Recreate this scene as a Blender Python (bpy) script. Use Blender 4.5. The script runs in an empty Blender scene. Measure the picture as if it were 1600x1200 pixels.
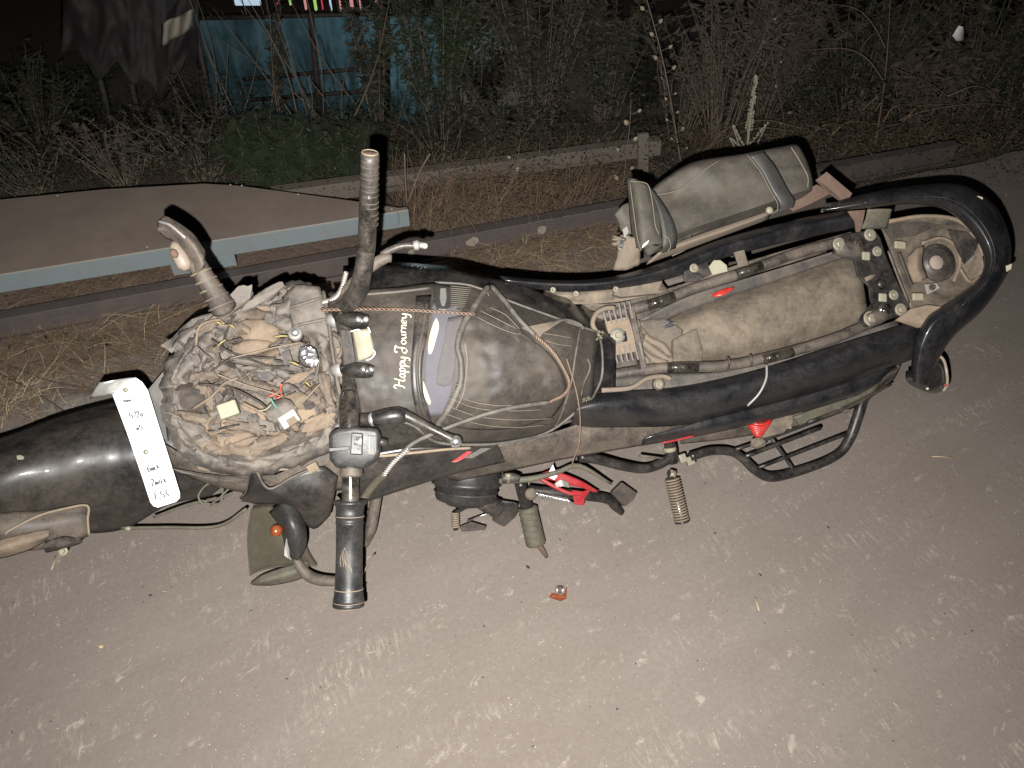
import bpy, bmesh, math, random
from mathutils import Vector, Matrix, noise
random.seed(7)
R = math.radians
scene = bpy.context.scene
COL = scene.collection

# ------------------------------------------------------------------ camera, world, flash
CAM_H, PITCH, FOC = 1.65, 43.0, 1200.0          # metres, degrees down, focal length for a 1600 px wide frame
cam_d = bpy.data.cameras.new("camera"); cam = bpy.data.objects.new("camera", cam_d); COL.objects.link(cam)
cam.location = (0, 0, CAM_H); cam.rotation_euler = (R(90 - PITCH), 0, 0)
cam_d.sensor_width = 36; cam_d.lens = 36 * FOC / 1600; cam_d.clip_start = 0.02; cam_d.clip_end = 400
scene.camera = cam
world = bpy.data.worlds.new("World"); scene.world = world; world.use_nodes = True
wb = world.node_tree.nodes["Background"]; wb.inputs[0].default_value = (0.55, 0.7, 1.0, 1); wb.inputs[1].default_value = 0.0035
# the flash of the phone, a few centimetres beside the lens
fl = bpy.data.lights.new("camera_flash", 'SPOT'); fl.energy = 358; fl.spot_size = math.radians(150); fl.spot_blend = 1.0; fl.shadow_soft_size = 0.004; fl.color = (1.0, 0.975, 0.94)
flo = bpy.data.objects.new("camera_flash", fl); COL.objects.link(flo)
upv = Vector((0, math.sin(R(PITCH)), math.cos(R(PITCH))))
flo.location = Vector((0, 0, CAM_H)) + Vector((-0.024, 0, 0)) + upv * -0.042
flo.rotation_euler = (R(90 - PITCH + 9), 0, 0)
# street lamp far behind the sheet fence (its light comes through from the market side)
sl = bpy.data.lights.new("market_lamp", 'POINT'); sl.energy = 34; sl.shadow_soft_size = 0.04; sl.color = (0.75, 0.92, 1.0)
slo = bpy.data.objects.new("market_lamp", sl); COL.objects.link(slo); slo.location = (-0.75, 7.75, -0.45)
scene.view_settings.view_transform = 'Standard'; scene.view_settings.look = 'None'
scene.view_settings.exposure = 0; scene.view_settings.gamma = 1
scene.render.resolution_x = 1024; scene.render.resolution_y = 768

# ------------------------------------------------------------------ frames of reference
C = Vector((0, 0, CAM_H)); FW = Vector((0, math.cos(R(PITCH)), -math.sin(R(PITCH)))); RT = Vector((1, 0, 0))
def ray(x, y): return FW + RT * ((x - 800) / FOC) + upv * ((600 - y) / FOC)
LEAN, YAW = R(42), R(12)                       # how far the motorcycle lies over, and its heading
bf = Vector((-math.cos(YAW), -math.sin(YAW), 0)); bl = Vector((math.sin(YAW), -math.cos(YAW), 0))
bu = math.cos(LEAN) * Vector((0, 0, 1)) + math.sin(LEAN) * bl; br = bf.cross(bu)
B0 = C + ray(780, 540).normalized() * 1.5      # top of the fuel tank
def V(x, y, h=0.0, zmin=0.006):
    """a point of the wreck, h metres above the plane of the tank top"""
    d = ray(x, y); t = (bu.dot(B0 - C) + h) / bu.dot(d); p = C + d * t
    if p.z < zmin: p = C + d * ((zmin - CAM_H) / d.z)
    return p
def terr(x, y):
    """height of the roadside ground"""
    e = 2.75 + 0.25 * x * 0.3
    z = 0.0
    if y > e: s = y - e; z = -0.25 * s if s < 1.9 else max(-1.75 - 0.01 * s, -0.475 - 0.8 * (s - 1.9))
    if y > e: z += 0.05 * noise.noise(Vector((x * 1.3, y * 1.3, 0))) * min(1, (y - e) * 2)
    return z
def G(x, y, z=0.0):
    d = ray(x, y); return C + d * ((z - CAM_H) / d.z)
def GT(x, y):
    d = ray(x, y); t = 0.5
    while t < 14:
        p = C + d * t
        if p.z <= terr(p.x, p.y): return p
        t += 0.02
    return C + d * t
def depth(p): return (p - C).dot(FW)
def px(n, p): return n * depth(p) / FOC

# ------------------------------------------------------------------ materials
M = {}
def node(nt, t, **kw):
    n = nt.nodes.new(t)
    for k, v in kw.items(): setattr(n, k, v)
    return n
def ramp(nt, src, a, b, ca=(0, 0, 0, 1), cb=(1, 1, 1, 1)):
    r = node(nt, 'ShaderNodeValToRGB'); r.color_ramp.elements[0].position = a; r.color_ramp.elements[1].position = b
    r.color_ramp.elements[0].color = ca; r.color_ramp.elements[1].color = cb
    nt.links.new(src, r.inputs[0]); return r.outputs[0]
def mixc(nt, f, a, b, mode='MIX'):
    m = node(nt, 'ShaderNodeMix', data_type='RGBA', blend_type=mode)
    for i, v in ((0, f), (6, a), (7, b)):
        if isinstance(v, (tuple, list)): m.inputs[i].default_value = tuple(v) if len(v) == 4 else tuple(v) + (1,)
        elif isinstance(v, (int, float)): m.inputs[i].default_value = v
        else: nt.links.new(v, m.inputs[i])
    return m.outputs[2]
def nz(nt, vec, scale, detail=6, rough=0.6, dist=0.0):
    n = node(nt, 'ShaderNodeTexNoise'); n.inputs['Scale'].default_value = scale; n.inputs['Detail'].default_value = detail
    n.inputs['Roughness'].default_value = rough; n.inputs['Distortion'].default_value = dist
    nt.links.new(vec, n.inputs['Vector']); return n.outputs['Fac']
DUST = (0.33, 0.25, 0.185)
def mat(name, base, rough=0.5, metal=0.0, dust=0.3, dcol=DUST, scale=14, bump=0.15, coat=0.0, spots=0.0, trans=0.0, alpha=1.0, sheen=0):
    m = bpy.data.materials.new(name); m.use_nodes = True; nt = m.node_tree; b = nt.nodes["Principled BSDF"]
    tc = node(nt, 'ShaderNodeTexCoord').outputs['Object']
    def madd(a, k, b):
        n = node(nt, 'ShaderNodeMath', operation='MULTIPLY_ADD'); nt.links.new(a, n.inputs[0]); n.inputs[1].default_value = k
        if b is None: n.inputs[2].default_value = 0
        else: nt.links.new(b, n.inputs[2])
        return n
    both = madd(nz(nt, tc, scale * 14, 4, 0.7), 0.22, madd(nz(nt, tc, scale * 4, 6, 0.7, 0.4), 0.33, madd(nz(nt, tc, scale, 6, 0.6, 0.8), 0.45, None).outputs[0]).outputs[0])
    lo = 0.5 + (0.5 - dust) * 0.24
    f = ramp(nt, both.outputs[0], lo - 0.12, lo + 0.12)
    f1 = madd(f, 0.2 + dust * 0.8, None); f1.inputs[2].default_value = 0.10 * dust
    sp = madd(ramp(nt, nz(nt, tc, scale * 22, 3, 0.6), 0.66, 0.72), 0.4 * min(1, dust + .3), f1.outputs[0]); sp.use_clamp = True
    ff = sp
    var = mixc(nt, nz(nt, tc, scale * 2.3, 4), tuple(c * 0.7 for c in dcol), tuple(min(1, c * 1.2) for c in dcol))
    c = mixc(nt, ff.outputs[0], base, var)
    nt.links.new(c, b.inputs['Base Color'])
    rr = node(nt, 'ShaderNodeMapRange'); nt.links.new(ff.outputs[0], rr.inputs[0]); rr.inputs[3].default_value = rough; rr.inputs[4].default_value = 0.95
    nt.links.new(rr.outputs[0], b.inputs['Roughness'])
    b.inputs['Metallic'].default_value = metal
    if metal:
        mm = node(nt, 'ShaderNodeMapRange'); nt.links.new(ff.outputs[0], mm.inputs[0]); mm.inputs[3].default_value = metal; mm.inputs[4].default_value = 0
        nt.links.new(mm.outputs[0], b.inputs['Metallic'])
    if coat: b.inputs['Coat Weight'].default_value = coat; b.inputs['Coat Roughness'].default_value = 0.12
    if trans: b.inputs['Transmission Weight'].default_value = trans
    if alpha < 1: b.inputs['Alpha'].default_value = alpha
    bp = node(nt, 'ShaderNodeBump'); bp.inputs['Strength'].default_value = bump; bp.inputs['Distance'].default_value = 0.004
    nt.links.new(both.outputs[0], bp.inputs['Height']); nt.links.new(bp.outputs[0], b.inputs['Normal'])
    M[name] = m; return m
mat('gloss_black', (0.006, 0.0065, 0.008), 0.18, 0, 0.30, dcol=(0.13, 0.11, 0.09), scale=6, bump=0.05, coat=0.5)
mat('fender_black', (0.010, 0.0105, 0.011), 0.36, 0, 0.32, dcol=(0.12, 0.092, 0.07), scale=7, bump=0.05, coat=0.1)
mat('tail_black', (0.006, 0.0065, 0.009), 0.36, 0, 0.22, dcol=(0.08, 0.07, 0.06), scale=9, bump=0.03, coat=0.25)
mat('matte_black', (0.012, 0.012, 0.013), 0.38, 0, 0.34, dcol=(0.18, 0.142, 0.11), scale=14)
mat('dusty_black', (0.020, 0.0195, 0.019), 0.45, 0, 0.50, dcol=(0.21, 0.165, 0.125), scale=11, bump=0.35)
mat('frame_black', (0.008, 0.008, 0.009), 0.3, 0, 0.26, dcol=(0.14, 0.115, 0.09), scale=20)
mat('mud_tan', (0.12, 0.095, 0.07), 0.8, 0, 0.62, dcol=(0.265, 0.195, 0.135), scale=20, bump=0.8)
mat('mud_grey', (0.045, 0.043, 0.041), 0.5, 0, 0.54, dcol=(0.24, 0.20, 0.16), scale=10, bump=0.6)
mat('mud_mix', (0.020, 0.018, 0.017), 0.55, 0, 0.56, dcol=(0.27, 0.203, 0.145), scale=8, bump=0.9)
mat('mud_dark', (0.018, 0.016, 0.015), 0.7, 0, 0.42, dcol=(0.14, 0.105, 0.08), scale=30, bump=0.7)
mat('inner_tan', (0.028, 0.025, 0.022), 0.7, 0, 0.55, dcol=(0.28, 0.222, 0.16), scale=7, bump=0.6)
mat('inner_mat', (0.045, 0.045, 0.045), 0.6, 0, 0.45, dcol=(0.2, 0.16, 0.12), scale=12, bump=0.3)
mat('tan_cloth', (0.16, 0.13, 0.10), 0.9, 0, 0.5, dcol=(0.20, 0.155, 0.115), scale=24, bump=0.5)
mat('rexine', (0.019, 0.0175, 0.016), 0.46, 0, 0.47, dcol=(0.11, 0.088, 0.067), scale=7, bump=0.4)
mat('rexine_piping', (0.035, 0.033, 0.030), 0.5, 0, 0.5, dcol=(0.20, 0.175, 0.145), scale=20, bump=0.2)
mat('bag_olive', (0.040, 0.037, 0.032), 0.58, 0, 0.46, dcol=(0.14, 0.118, 0.088), scale=9, bump=0.4)
mat('bag_band', (0.028, 0.028, 0.026), 0.45, 0, 0.4, dcol=(0.08, 0.07, 0.055), scale=10, bump=0.2)
mat('seam', (0.15, 0.135, 0.105), 0.7, 0, 0.3)
mat('lilac_cloth', (0.105, 0.10, 0.117), 0.9, 0, 0.4, dcol=(0.085, 0.078, 0.075), scale=20)
mat('dark_weave', (0.09, 0.085, 0.09), 0.9, 0, 0.4, dcol=(0.14, 0.12, 0.1), scale=60, bump=0.9)
mat('cream', (0.46, 0.42, 0.31), 0.6, 0, 0.25, scale=30)
mat('cream_dull', (0.27, 0.26, 0.185), 0.5, 0, 0.4, scale=30, dcol=(0.2, 0.165, 0.11))
mat('white_plate', (0.93, 0.93, 0.92), 0.4, 0, 0.05, scale=40, bump=0.02)
mat('plate_back', (0.42, 0.44, 0.42), 0.35, 0.6, 0.25, scale=30)
mat('ink', (0.05, 0.05, 0.055), 0.6, 0, 0.1)
mat('print_cream', (0.55, 0.50, 0.37), 0.6, 0, 0.2, scale=50)
mat('chrome', (0.75, 0.75, 0.76), 0.18, 1.0, 0.25, scale=30)
mat('zinc', (0.28, 0.27, 0.21), 0.4, 0.5, 0.5, scale=40, dcol=(0.19, 0.148, 0.105))
mat('silver_paint', (0.28, 0.28, 0.28), 0.4, 0.4, 0.4, scale=40)
mat('bar_steel', (0.013, 0.0125, 0.012), 0.24, 0.2, 0.40, dcol=(0.17, 0.14, 0.115), scale=12, bump=0.2)
mat('bar_black', (0.006, 0.006, 0.006), 0.12, 0, 0.33, dcol=(0.17, 0.14, 0.11), scale=22, bump=0.1, coat=0.5)
mat('grip_rubber', (0.011, 0.012, 0.014), 0.38, 0, 0.28, dcol=(0.11, 0.095, 0.08), scale=18, bump=0.1)
mat('switch_grey', (0.018, 0.019, 0.020), 0.42, 0, 0.24, dcol=(0.13, 0.11, 0.09), scale=24, bump=0.1)
mat('switch_light', (0.15, 0.16, 0.16), 0.5, 0, 0.3, scale=24)
mat('rust', (0.10, 0.056, 0.042), 0.85, 0, 0.5, dcol=(0.17, 0.125, 0.095), scale=26, bump=0.5)
mat('rubber_tan', (0.18, 0.145, 0.10), 0.85, 0, 0.4, scale=30)
mat('rubber_olive', (0.06, 0.057, 0.042), 0.6, 0, 0.5, dcol=(0.17, 0.148, 0.105), scale=24, bump=0.4)
mat('red_paint', (0.30, 0.010, 0.016), 0.45, 0, 0.25, dcol=(0.22, 0.11, 0.09), scale=24)
mat('red_spring', (0.42, 0.012, 0.010), 0.35, 0, 0.15, scale=30, coat=0.3)
mat('copper', (0.17, 0.105, 0.075), 0.5, 0.4, 0.45)
mat('steel_chain', (0.42, 0.40, 0.37), 0.35, 0.7, 0.35)
mat('orange_lens', (0.30, 0.06, 0.008), 0.1, 0, 0.25, trans=0.4)
mat('clear_lens', (0.26, 0.22, 0.18), 0.15, 0, 0.6, scale=30, trans=0.2)
mat('visor', (0.085, 0.078, 0.055), 0.2, 0, 0.45, dcol=(0.17, 0.145, 0.10), scale=10, alpha=0.5)
mat('yellow_plug', (0.28, 0.23, 0.075), 0.5, 0, 0.3, scale=60)
mat('green_wire', (0.05, 0.22, 0.15), 0.5, 0, 0.3); mat('red_wire', (0.35, 0.06, 0.04), 0.5, 0, 0.3)
mat('tyre', (0.02, 0.02, 0.02), 0.8, 0, 0.6, scale=20, bump=0.4)
mat('engine', (0.12, 0.12, 0.12), 0.5, 0.4, 0.6, scale=20, bump=0.4)
mat('rail_steel', (0.085, 0.078, 0.078), 0.5, 0.1, 0.42, dcol=(0.16, 0.108, 0.08), scale=6, bump=0.5)
mat('rail_wood', (0.14, 0.12, 0.10), 0.8, 0, 0.5, dcol=(0.20, 0.16, 0.13), scale=8, bump=0.3)
mat('paint_flake', (0.25, 0.225, 0.185), 0.8, 0, 0.5, scale=30)
mat('panel_blue', (0.20, 0.25, 0.265), 0.45, 0, 0.38, dcol=(0.20, 0.18, 0.155), scale=9, bump=0.12)
mat('panel_blue_edge', (0.42, 0.40, 0.34), 0.4, 0, 0.4)
mat('panel_top', (0.22, 0.175, 0.145), 0.7, 0, 0.5, dcol=(0.31, 0.25, 0.205), scale=3.5, bump=0.2)
mat('leaf_green', (0.036, 0.054, 0.028), 0.6, 0, 0.35, dcol=(0.08, 0.07, 0.038), scale=3)
mat('leaf_dull', (0.036, 0.041, 0.026), 0.6, 0, 0.4, dcol=(0.085, 0.063, 0.042), scale=3)
mat('leaf_dry', (0.082, 0.063, 0.05), 0.8, 0, 0.4, dcol=(0.125, 0.098, 0.076), scale=6)
mat('straw', (0.24, 0.168, 0.105), 0.8, 0, 0.5, dcol=(0.11, 0.072, 0.05), scale=10)
mat('straw_pale', (0.50, 0.39, 0.24), 0.8, 0, 0.2, scale=10)
mat('stem', (0.17, 0.135, 0.10), 0.8, 0, 0.4, scale=10)
mat('pod', (0.40, 0.34, 0.24), 0.8, 0, 0.3, dcol=(0.3, 0.2, 0.13), scale=30)
mat('mullein', (0.40, 0.39, 0.29), 0.85, 0, 0.3, scale=60, bump=0.8)
mat('stone', (0.24, 0.21, 0.18), 0.85, 0, 0.5, scale=30, bump=0.5)
mat('post_dark', (0.03, 0.03, 0.03), 0.6, 0, 0.3)
mat('tarp_grey', (0.04, 0.037, 0.039), 0.8, 0, 0.4, dcol=(0.11, 0.09, 0.08), scale=3, bump=0.6)
mat('tarp_pale', (0.42, 0.41, 0.33), 0.7, 0, 0.4, scale=5)
mat('polythene', (0.5, 0.48, 0.46), 0.25, 0, 0.35, scale=30, trans=0.3, alpha=0.5)
# teal sheet: thin, lets the market light through
def sheet_mat():
    m = bpy.data.materials.new('teal_sheet'); m.use_nodes = True; nt = m.node_tree; nt.nodes.clear()
    tc = node(nt, 'ShaderNodeTexCoord').outputs['Object']
    c = mixc(nt, ramp(nt, nz(nt, tc, 3, 6), .35, .65), (0.075, 0.15, 0.175), (0.20, 0.34, 0.38))
    d = node(nt, 'ShaderNodeBsdfDiffuse'); t = node(nt, 'ShaderNodeBsdfTranslucent'); mx = node(nt, 'ShaderNodeMixShader'); mx.inputs[0].default_value = 0.55
    nt.links.new(c, d.inputs[0]); nt.links.new(c, t.inputs[0]); nt.links.new(d.outputs[0], mx.inputs[1]); nt.links.new(t.outputs[0], mx.inputs[2])
    o = node(nt, 'ShaderNodeOutputMaterial'); nt.links.new(mx.outputs[0], o.inputs[0]); M['teal_sheet'] = m
sheet_mat()
def emat(name, col, s):
    m = bpy.data.materials.new(name); m.use_nodes = True; b = m.node_tree.nodes["Principled BSDF"]
    b.inputs['Base Color'].default_value = col + (1,); b.inputs['Emission Color'].default_value = col + (1,); b.inputs['Emission Strength'].default_value = s; M[name] = m
emat('lamp_white', (0.6, 0.8, 0.95), .6); emat('lamp_pink', (0.8, 0.06, 0.12), .6); emat('lamp_green', (0.45, 0.8, 0.2), .55); emat('lamp_rose', (0.8, 0.35, 0.35), .5)  # cloth colours that glow by themselves in place of light falling on them
def ground_mats():
    # road: dust-covered surface with short hatch-like scuffs running diagonally
    m = bpy.data.materials.new('road_dust'); m.use_nodes = True; nt = m.node_tree; b = nt.nodes["Principled BSDF"]
    tc = node(nt, 'ShaderNodeTexCoord').outputs['Object']
    def mapped(rz, sx, sy):
        n = node(nt, 'ShaderNodeMapping'); n.vector_type = 'TEXTURE'; n.inputs['Rotation'].default_value = (0, 0, R(rz)); n.inputs['Scale'].default_value = (1 / sx, 1 / sy, 1)
        nt.links.new(tc, n.inputs['Vector']); return n.outputs[0]
    base = mixc(nt, nz(nt, tc, 1.6, 6, 0.6), (0.198, 0.167, 0.145), (0.232, 0.199, 0.175))
    base = mixc(nt, ramp(nt, nz(nt, mapped(30, 1.0, 3.2), 1.8, 5, 0.6, 0.3), 0.45, 0.7), base, (0.236, 0.203, 0.179))
    # scuffs: long bands (a) cut by cross hatching (b)
    a = ramp(nt, nz(nt, mapped(33, 0.8, 3.0), 3.0, 6, 0.65, 0.5), 0.53, 0.66)
    bb = ramp(nt, nz(nt, mapped(112, 2.2, 9), 9.5, 7, 0.75, 0.5), 0.49, 0.66)
    s = node(nt, 'ShaderNodeMath', operation='MULTIPLY'); nt.links.new(a, s.inputs[0]); nt.links.new(bb, s.inputs[1])
    s2 = ramp(nt, nz(nt, mapped(45, 1.3, 2.4), 11, 8, 0.75, 0.3), 0.58, 0.68)
    s3 = node(nt, 'ShaderNodeMath', operation='MULTIPLY_ADD'); nt.links.new(s2, s3.inputs[0]); s3.inputs[1].default_value = 0.75; nt.links.new(s.outputs[0], s3.inputs[2]); s3.use_clamp = True
    sc = node(nt, 'ShaderNodeMath', operation='MULTIPLY'); nt.links.new(s3.outputs[0], sc.inputs[0]); sc.inputs[1].default_value = 1.0
    c = mixc(nt, sc.outputs[0], base, (0.42, 0.37, 0.315))
    c = mixc(nt, ramp(nt, nz(nt, tc, 120, 3, 0.6), 0.35, 0.7), c, (0.90, 0.885, 0.87, 1), 'MULTIPLY') 
    sp = ramp(nt, nz(nt, tc, 210, 2, 0.5), 0.71, 0.75)
    c = mixc(nt, sp, c, (0.55, 0.50, 0.43))
    dk = ramp(nt, nz(nt, tc, 95, 2, 0.5), 0.235, 0.255, (1, 1, 1, 1), (0, 0, 0, 1))
    c = mixc(nt, dk, c, (0.07, 0.06, 0.055))
    nt.links.new(c, b.inputs['Base Color']); b.inputs['Roughness'].default_value = 0.92; b.inputs['Specular IOR Level'].default_value = 0.2
    bp = node(nt, 'ShaderNodeBump'); bp.inputs['Strength'].default_value = 0.4; bp.inputs['Distance'].default_value = 0.003
    hh = node(nt, 'ShaderNodeMath', operation='MULTIPLY_ADD'); nt.links.new(nz(nt, tc, 60, 6, 0.7), hh.inputs[0]); hh.inputs[1].default_value = 1.0; nt.links.new(sc.outputs[0], hh.inputs[2])
    nt.links.new(hh.outputs[0], bp.inputs['Height']); nt.links.new(bp.outputs[0], b.inputs['Normal']); M['road_dust'] = m
    m = bpy.data.materials.new('soil'); m.use_nodes = True; nt = m.node_tree; b = nt.nodes["Principled BSDF"]
    tc = node(nt, 'ShaderNodeTexCoord').outputs['Object']
    c = mixc(nt, nz(nt, tc, 5, 8, 0.7), (0.13, 0.09, 0.067), (0.27, 0.20, 0.15))
    c = mixc(nt, ramp(nt, nz(nt, tc, 45, 5, 0.7), 0.5, 0.7), c, (0.30, 0.23, 0.17))
    nt.links.new(c, b.inputs['Base Color']); b.inputs['Roughness'].default_value = 0.95
    bp = node(nt, 'ShaderNodeBump'); bp.inputs['Strength'].default_value = 1.0; bp.inputs['Distance'].default_value = 0.012
    nt.links.new(nz(nt, tc, 28, 8, 0.75), bp.inputs['Height']); nt.links.new(bp.outputs[0], b.inputs['Normal']); M['soil'] = m
ground_mats()

# ------------------------------------------------------------------ object helpers
ROOT = {}
def thing(name, label, cat, loc, group=None):
    o = bpy.data.objects.new(name, None); COL.objects.link(o); o.location = loc; o.empty_display_size = 0.1
    o['label'] = label; o['category'] = cat
    if group: o['group'] = group
    ROOT[o.name] = Vector(loc); return o
def origin_of(p):
    while p.parent: p = p.parent
    return p.location.copy()
def build(name, geo, m, parent=None, smooth=True, solid=0, bevel=0, label=None, sub=0, origin=None):
    verts, faces = geo
    if parent is not None: org = origin_of(parent)
    elif origin is not None: org = Vector(origin)
    else:
        org = Vector((0, 0, 0))
        for v in verts: org += v
        org /= max(1, len(verts)); org.z = min(v.z for v in verts)
    me = bpy.data.meshes.new(name); me.from_pydata([tuple(v - org) for v in verts], [], faces); me.update()
    if smooth: me.polygons.foreach_set('use_smooth', [True] * len(me.polygons))
    me.materials.append(M[m] if isinstance(m, str) else m)
    o = bpy.data.objects.new(name, me); COL.objects.link(o)
    if parent is not None: o.parent = parent
    else: o.location = org
    if solid:
        s = o.modifiers.new('s', 'SOLIDIFY'); s.thickness = solid; s.offset = -1
    if bevel:
        s = o.modifiers.new('b', 'BEVEL'); s.width = bevel; s.segments = 2; s.limit_method = 'ANGLE'; s.angle_limit = R(40)
    if sub:
        s = o.modifiers.new('u', 'SUBSURF'); s.levels = sub; s.render_levels = sub
    if smooth and (bevel or solid):
        pass
    if label: o['label'] = label
    return o
def tag(o, label, cat, group=None):
    o['label'] = label; o['category'] = cat
    if group: o['group'] = group
    return o
def stuff(o, label=None, cat=None):
    o['kind'] = 'stuff'
    if label: o['label'] = label; 
    if cat: o['category'] = cat
    return o
def join(*geos):
    v, f = [], []
    for a, b in geos:
        n = len(v); v += a; f += [tuple(i + n for i in q) for q in b]
    return v, f
def cr(pts, n):
    """Catmull-Rom through tuples, n samples per span"""
    pts = [tuple(p) for p in pts]
    if len(pts) < 3:
        return [tuple(a + (b - a) * i / n for a, b in zip(pts[0], pts[1])) for i in range(n + 1)]
    P = [tuple(2 * a - b for a, b in zip(pts[0], pts[1]))] + pts + [tuple(2 * a - b for a, b in zip(pts[-1], pts[-2]))]
    out = []
    for k in range(1, len(P) - 2):
        for i in range(n):
            t = i / n
            out.append(tuple(0.5 * (2 * b + (c - a) * t + (2 * a - 5 * b + 4 * c - d) * t * t + (3 * b - a - 3 * c + d) * t ** 3)
                             for a, b, c, d in zip(P[k - 1], P[k], P[k + 1], P[k + 2])))
    out.append(pts[-1]); return out
def grid(rows):
    nv, nu = len(rows), len(rows[0]); v = [p for r in rows for p in r]
    f = [(j * nu + i, j * nu + i + 1, (j + 1) * nu + i + 1, (j + 1) * nu + i) for j in range(nv - 1) for i in range(nu - 1)]
    a, b, c = v[f[len(f) // 2][0]], v[f[len(f) // 2][1]], v[f[len(f) // 2][3]]
    if (b - a).cross(c - a).dot(C - a) < 0: f = [tuple(reversed(q)) for q in f]
    return v, f
def surf(rows, nu=5, nv=5, amp=0.0, ns=30, conv=V):
    """rows of (px, py, h) control points, smoothly interpolated; amp = dents in metres"""
    R1 = [cr(r, nu) for r in rows]
    cols = [cr([r[i] for r in R1], nv) for i in range(len(R1[0]))]
    out = []
    for j in range(len(cols[0])):
        line = []
        for i in range(len(cols)):
            x, y, h = cols[i][j]
            if amp:
                q = noise.noise(Vector((x / ns, y / ns, 3.1))) + 0.5 * noise.noise(Vector((x / ns * 2.7, y / ns * 2.7, 9.1)))
                h += amp * q
            line.append(conv(x, y, h))
        out.append(line)
    return grid(out)
def tubeW(path, rad, seg=10, cap=True):
    """tube through world points, rad: number or list"""
    n = len(path)
    if not isinstance(rad, (list, tuple)): rad = [rad] * n
    v, f = [], []; nrm = None
    for i, p in enumerate(path):
        t = (path[min(n - 1, i + 1)] - path[max(0, i - 1)])
        if t.length < 1e-9: t = Vector((0, 0, 1))
        t.normalize()
        if nrm is None: nrm = t.orthogonal().normalized()
        nrm = (nrm - t * nrm.dot(t))
        if nrm.length < 1e-6: nrm = t.orthogonal()
        nrm.normalize(); bn = t.cross(nrm)
        for k in range(seg):
            a = 2 * math.pi * k / seg; v.append(p + (nrm * math.cos(a) + bn * math.sin(a)) * rad[i])
    for i in range(n - 1):
        for k in range(seg):
            a, b = i * seg + k, i * seg + (k + 1) % seg
            f.append((a, b, b + seg, a + seg))
    if cap: f.append(tuple(range(seg - 1, -1, -1))); f.append(tuple((n - 1) * seg + k for k in range(seg)))
    return v, f
def tube(pts, r, seg=10, n=5, conv=V, inpx=False):
    """pts (px,py,h[,r]); r metres, or pixels when inpx"""
    four = len(pts[0]) == 4
    s = cr(pts, n) if n > 1 else [tuple(p) for p in pts]
    path = [conv(q[0], q[1], q[2]) for q in s]
    rad = [(q[3] if four else r) for q in s]
    if inpx: rad = [px(a, p) for a, p in zip(rad, path)]
    return tubeW(path, rad, seg)
def prism(outline, th, conv=V, axis=None, jit=0):
    """outline of (px,py,h); extruded th metres away from the viewer side"""
    ax = axis if axis is not None else -bu
    top = [conv(*p) for p in outline]; bot = [p + ax * th for p in top]; n = len(top)
    a = sum((top[i].cross(top[(i + 1) % n]) for i in range(n)), Vector((0, 0, 0)))
    f = [tuple(range(n)), tuple(range(2 * n - 1, n - 1, -1))] + [(i, i + n, (i + 1) % n + n, (i + 1) % n) for i in range(n)]
    if a.dot(ax) > 0: f = [tuple(reversed(q)) for q in f]
    return top + bot, f
def box(c, size, ax=None, rot=0):
    X, Y, Z = ax or (bf, br, bu)
    if rot:
        m = Matrix.Rotation(R(rot), 3, Z); X, Y = m @ X, m @ Y
    v = [c + X * (sx * size[0] / 2) + Y * (sy * size[1] / 2) + Z * (sz * size[2] / 2) for sz in (-1, 1) for sx, sy in ((-1, -1), (1, -1), (1, 1), (-1, 1))]
    f = [(3, 2, 1, 0), (4, 5, 6, 7), (0, 1, 5, 4), (1, 2, 6, 5), (2, 3, 7, 6), (3, 0, 4, 7)]
    return v, f
def lathe(A, B, prof, seg=20, cap=True):
    """prof: (t along A-B, radius m)"""
    return tubeW([A + (B - A) * t for t, r in prof], [max(r, 1e-4) for t, r in prof], seg, cap)
def disc_stack(c, ax, prof, seg=20):
    ax = ax.normalized(); return tubeW([c + ax * z + ax * 1e-6 * i for i, (z, r) in enumerate(prof)], [max(1e-4, r) for z, r in prof], seg)
def smoothtilt(c, w): return c
def helix(pts, R0, r, turns, strands=1, conv=V, n=10, seg=6):
    s = cr(pts, n); path = [conv(q[0], q[1], q[2]) for q in s]
    L = [0.0]
    for a, b in zip(path, path[1:]): L.append(L[-1] + (b - a).length)
    geos = []
    for k in range(strands):
        out = []; N = int(turns * 8) + 1
        for i in range(N + 1):
            d = L[-1] * i / N; j = 0
            while j < len(L) - 2 and L[j + 1] < d: j += 1
            tt = (d - L[j]) / max(1e-9, L[j + 1] - L[j]); p = path[j].lerp(path[j + 1], tt); t = (path[j + 1] - path[j]).normalized()
            n1 = (bu - t * bu.dot(t)).normalized(); n2 = t.cross(n1); a = 2 * math.pi * (turns * i / N + k / strands)
            out.append(p + (n1 * math.cos(a) + n2 * math.sin(a)) * R0)
        geos.append(tubeW(out, r, seg))
    return join(*geos)
def bolt(x, y, h, rp, parent, m='zinc', name='bolt', washer=True):
    c = V(x, y, h); r = px(rp, c)
    g = []
    if washer: g.append(disc_stack(c, bu, [(0, r * 1.0), (0.0022, r * 1.0), (0.0032, r * 0.85)], 18))
    v, f = disc_stack(c, bu, [(0.002, r * 0.62), (0.0085, r * 0.62), (0.0098, r * 0.5)], 6); g.append((v, f))
    return build(name, join(*g), m, parent, smooth=False)
def ribbon(path, wfun, nrm):
    v, f = [], []
    for i, p in enumerate(path):
        t = (path[min(len(path) - 1, i + 1)] - path[max(0, i - 1)]).normalized(); s = nrm.cross(t).normalized(); w = wfun(t, i / (len(path) - 1))
        v += [p + s * w, p - s * w]
    for i in range(len(path) - 1): f.append((2 * i, 2 * i + 1, 2 * i + 3, 2 * i + 2))
    return v, f
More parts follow.
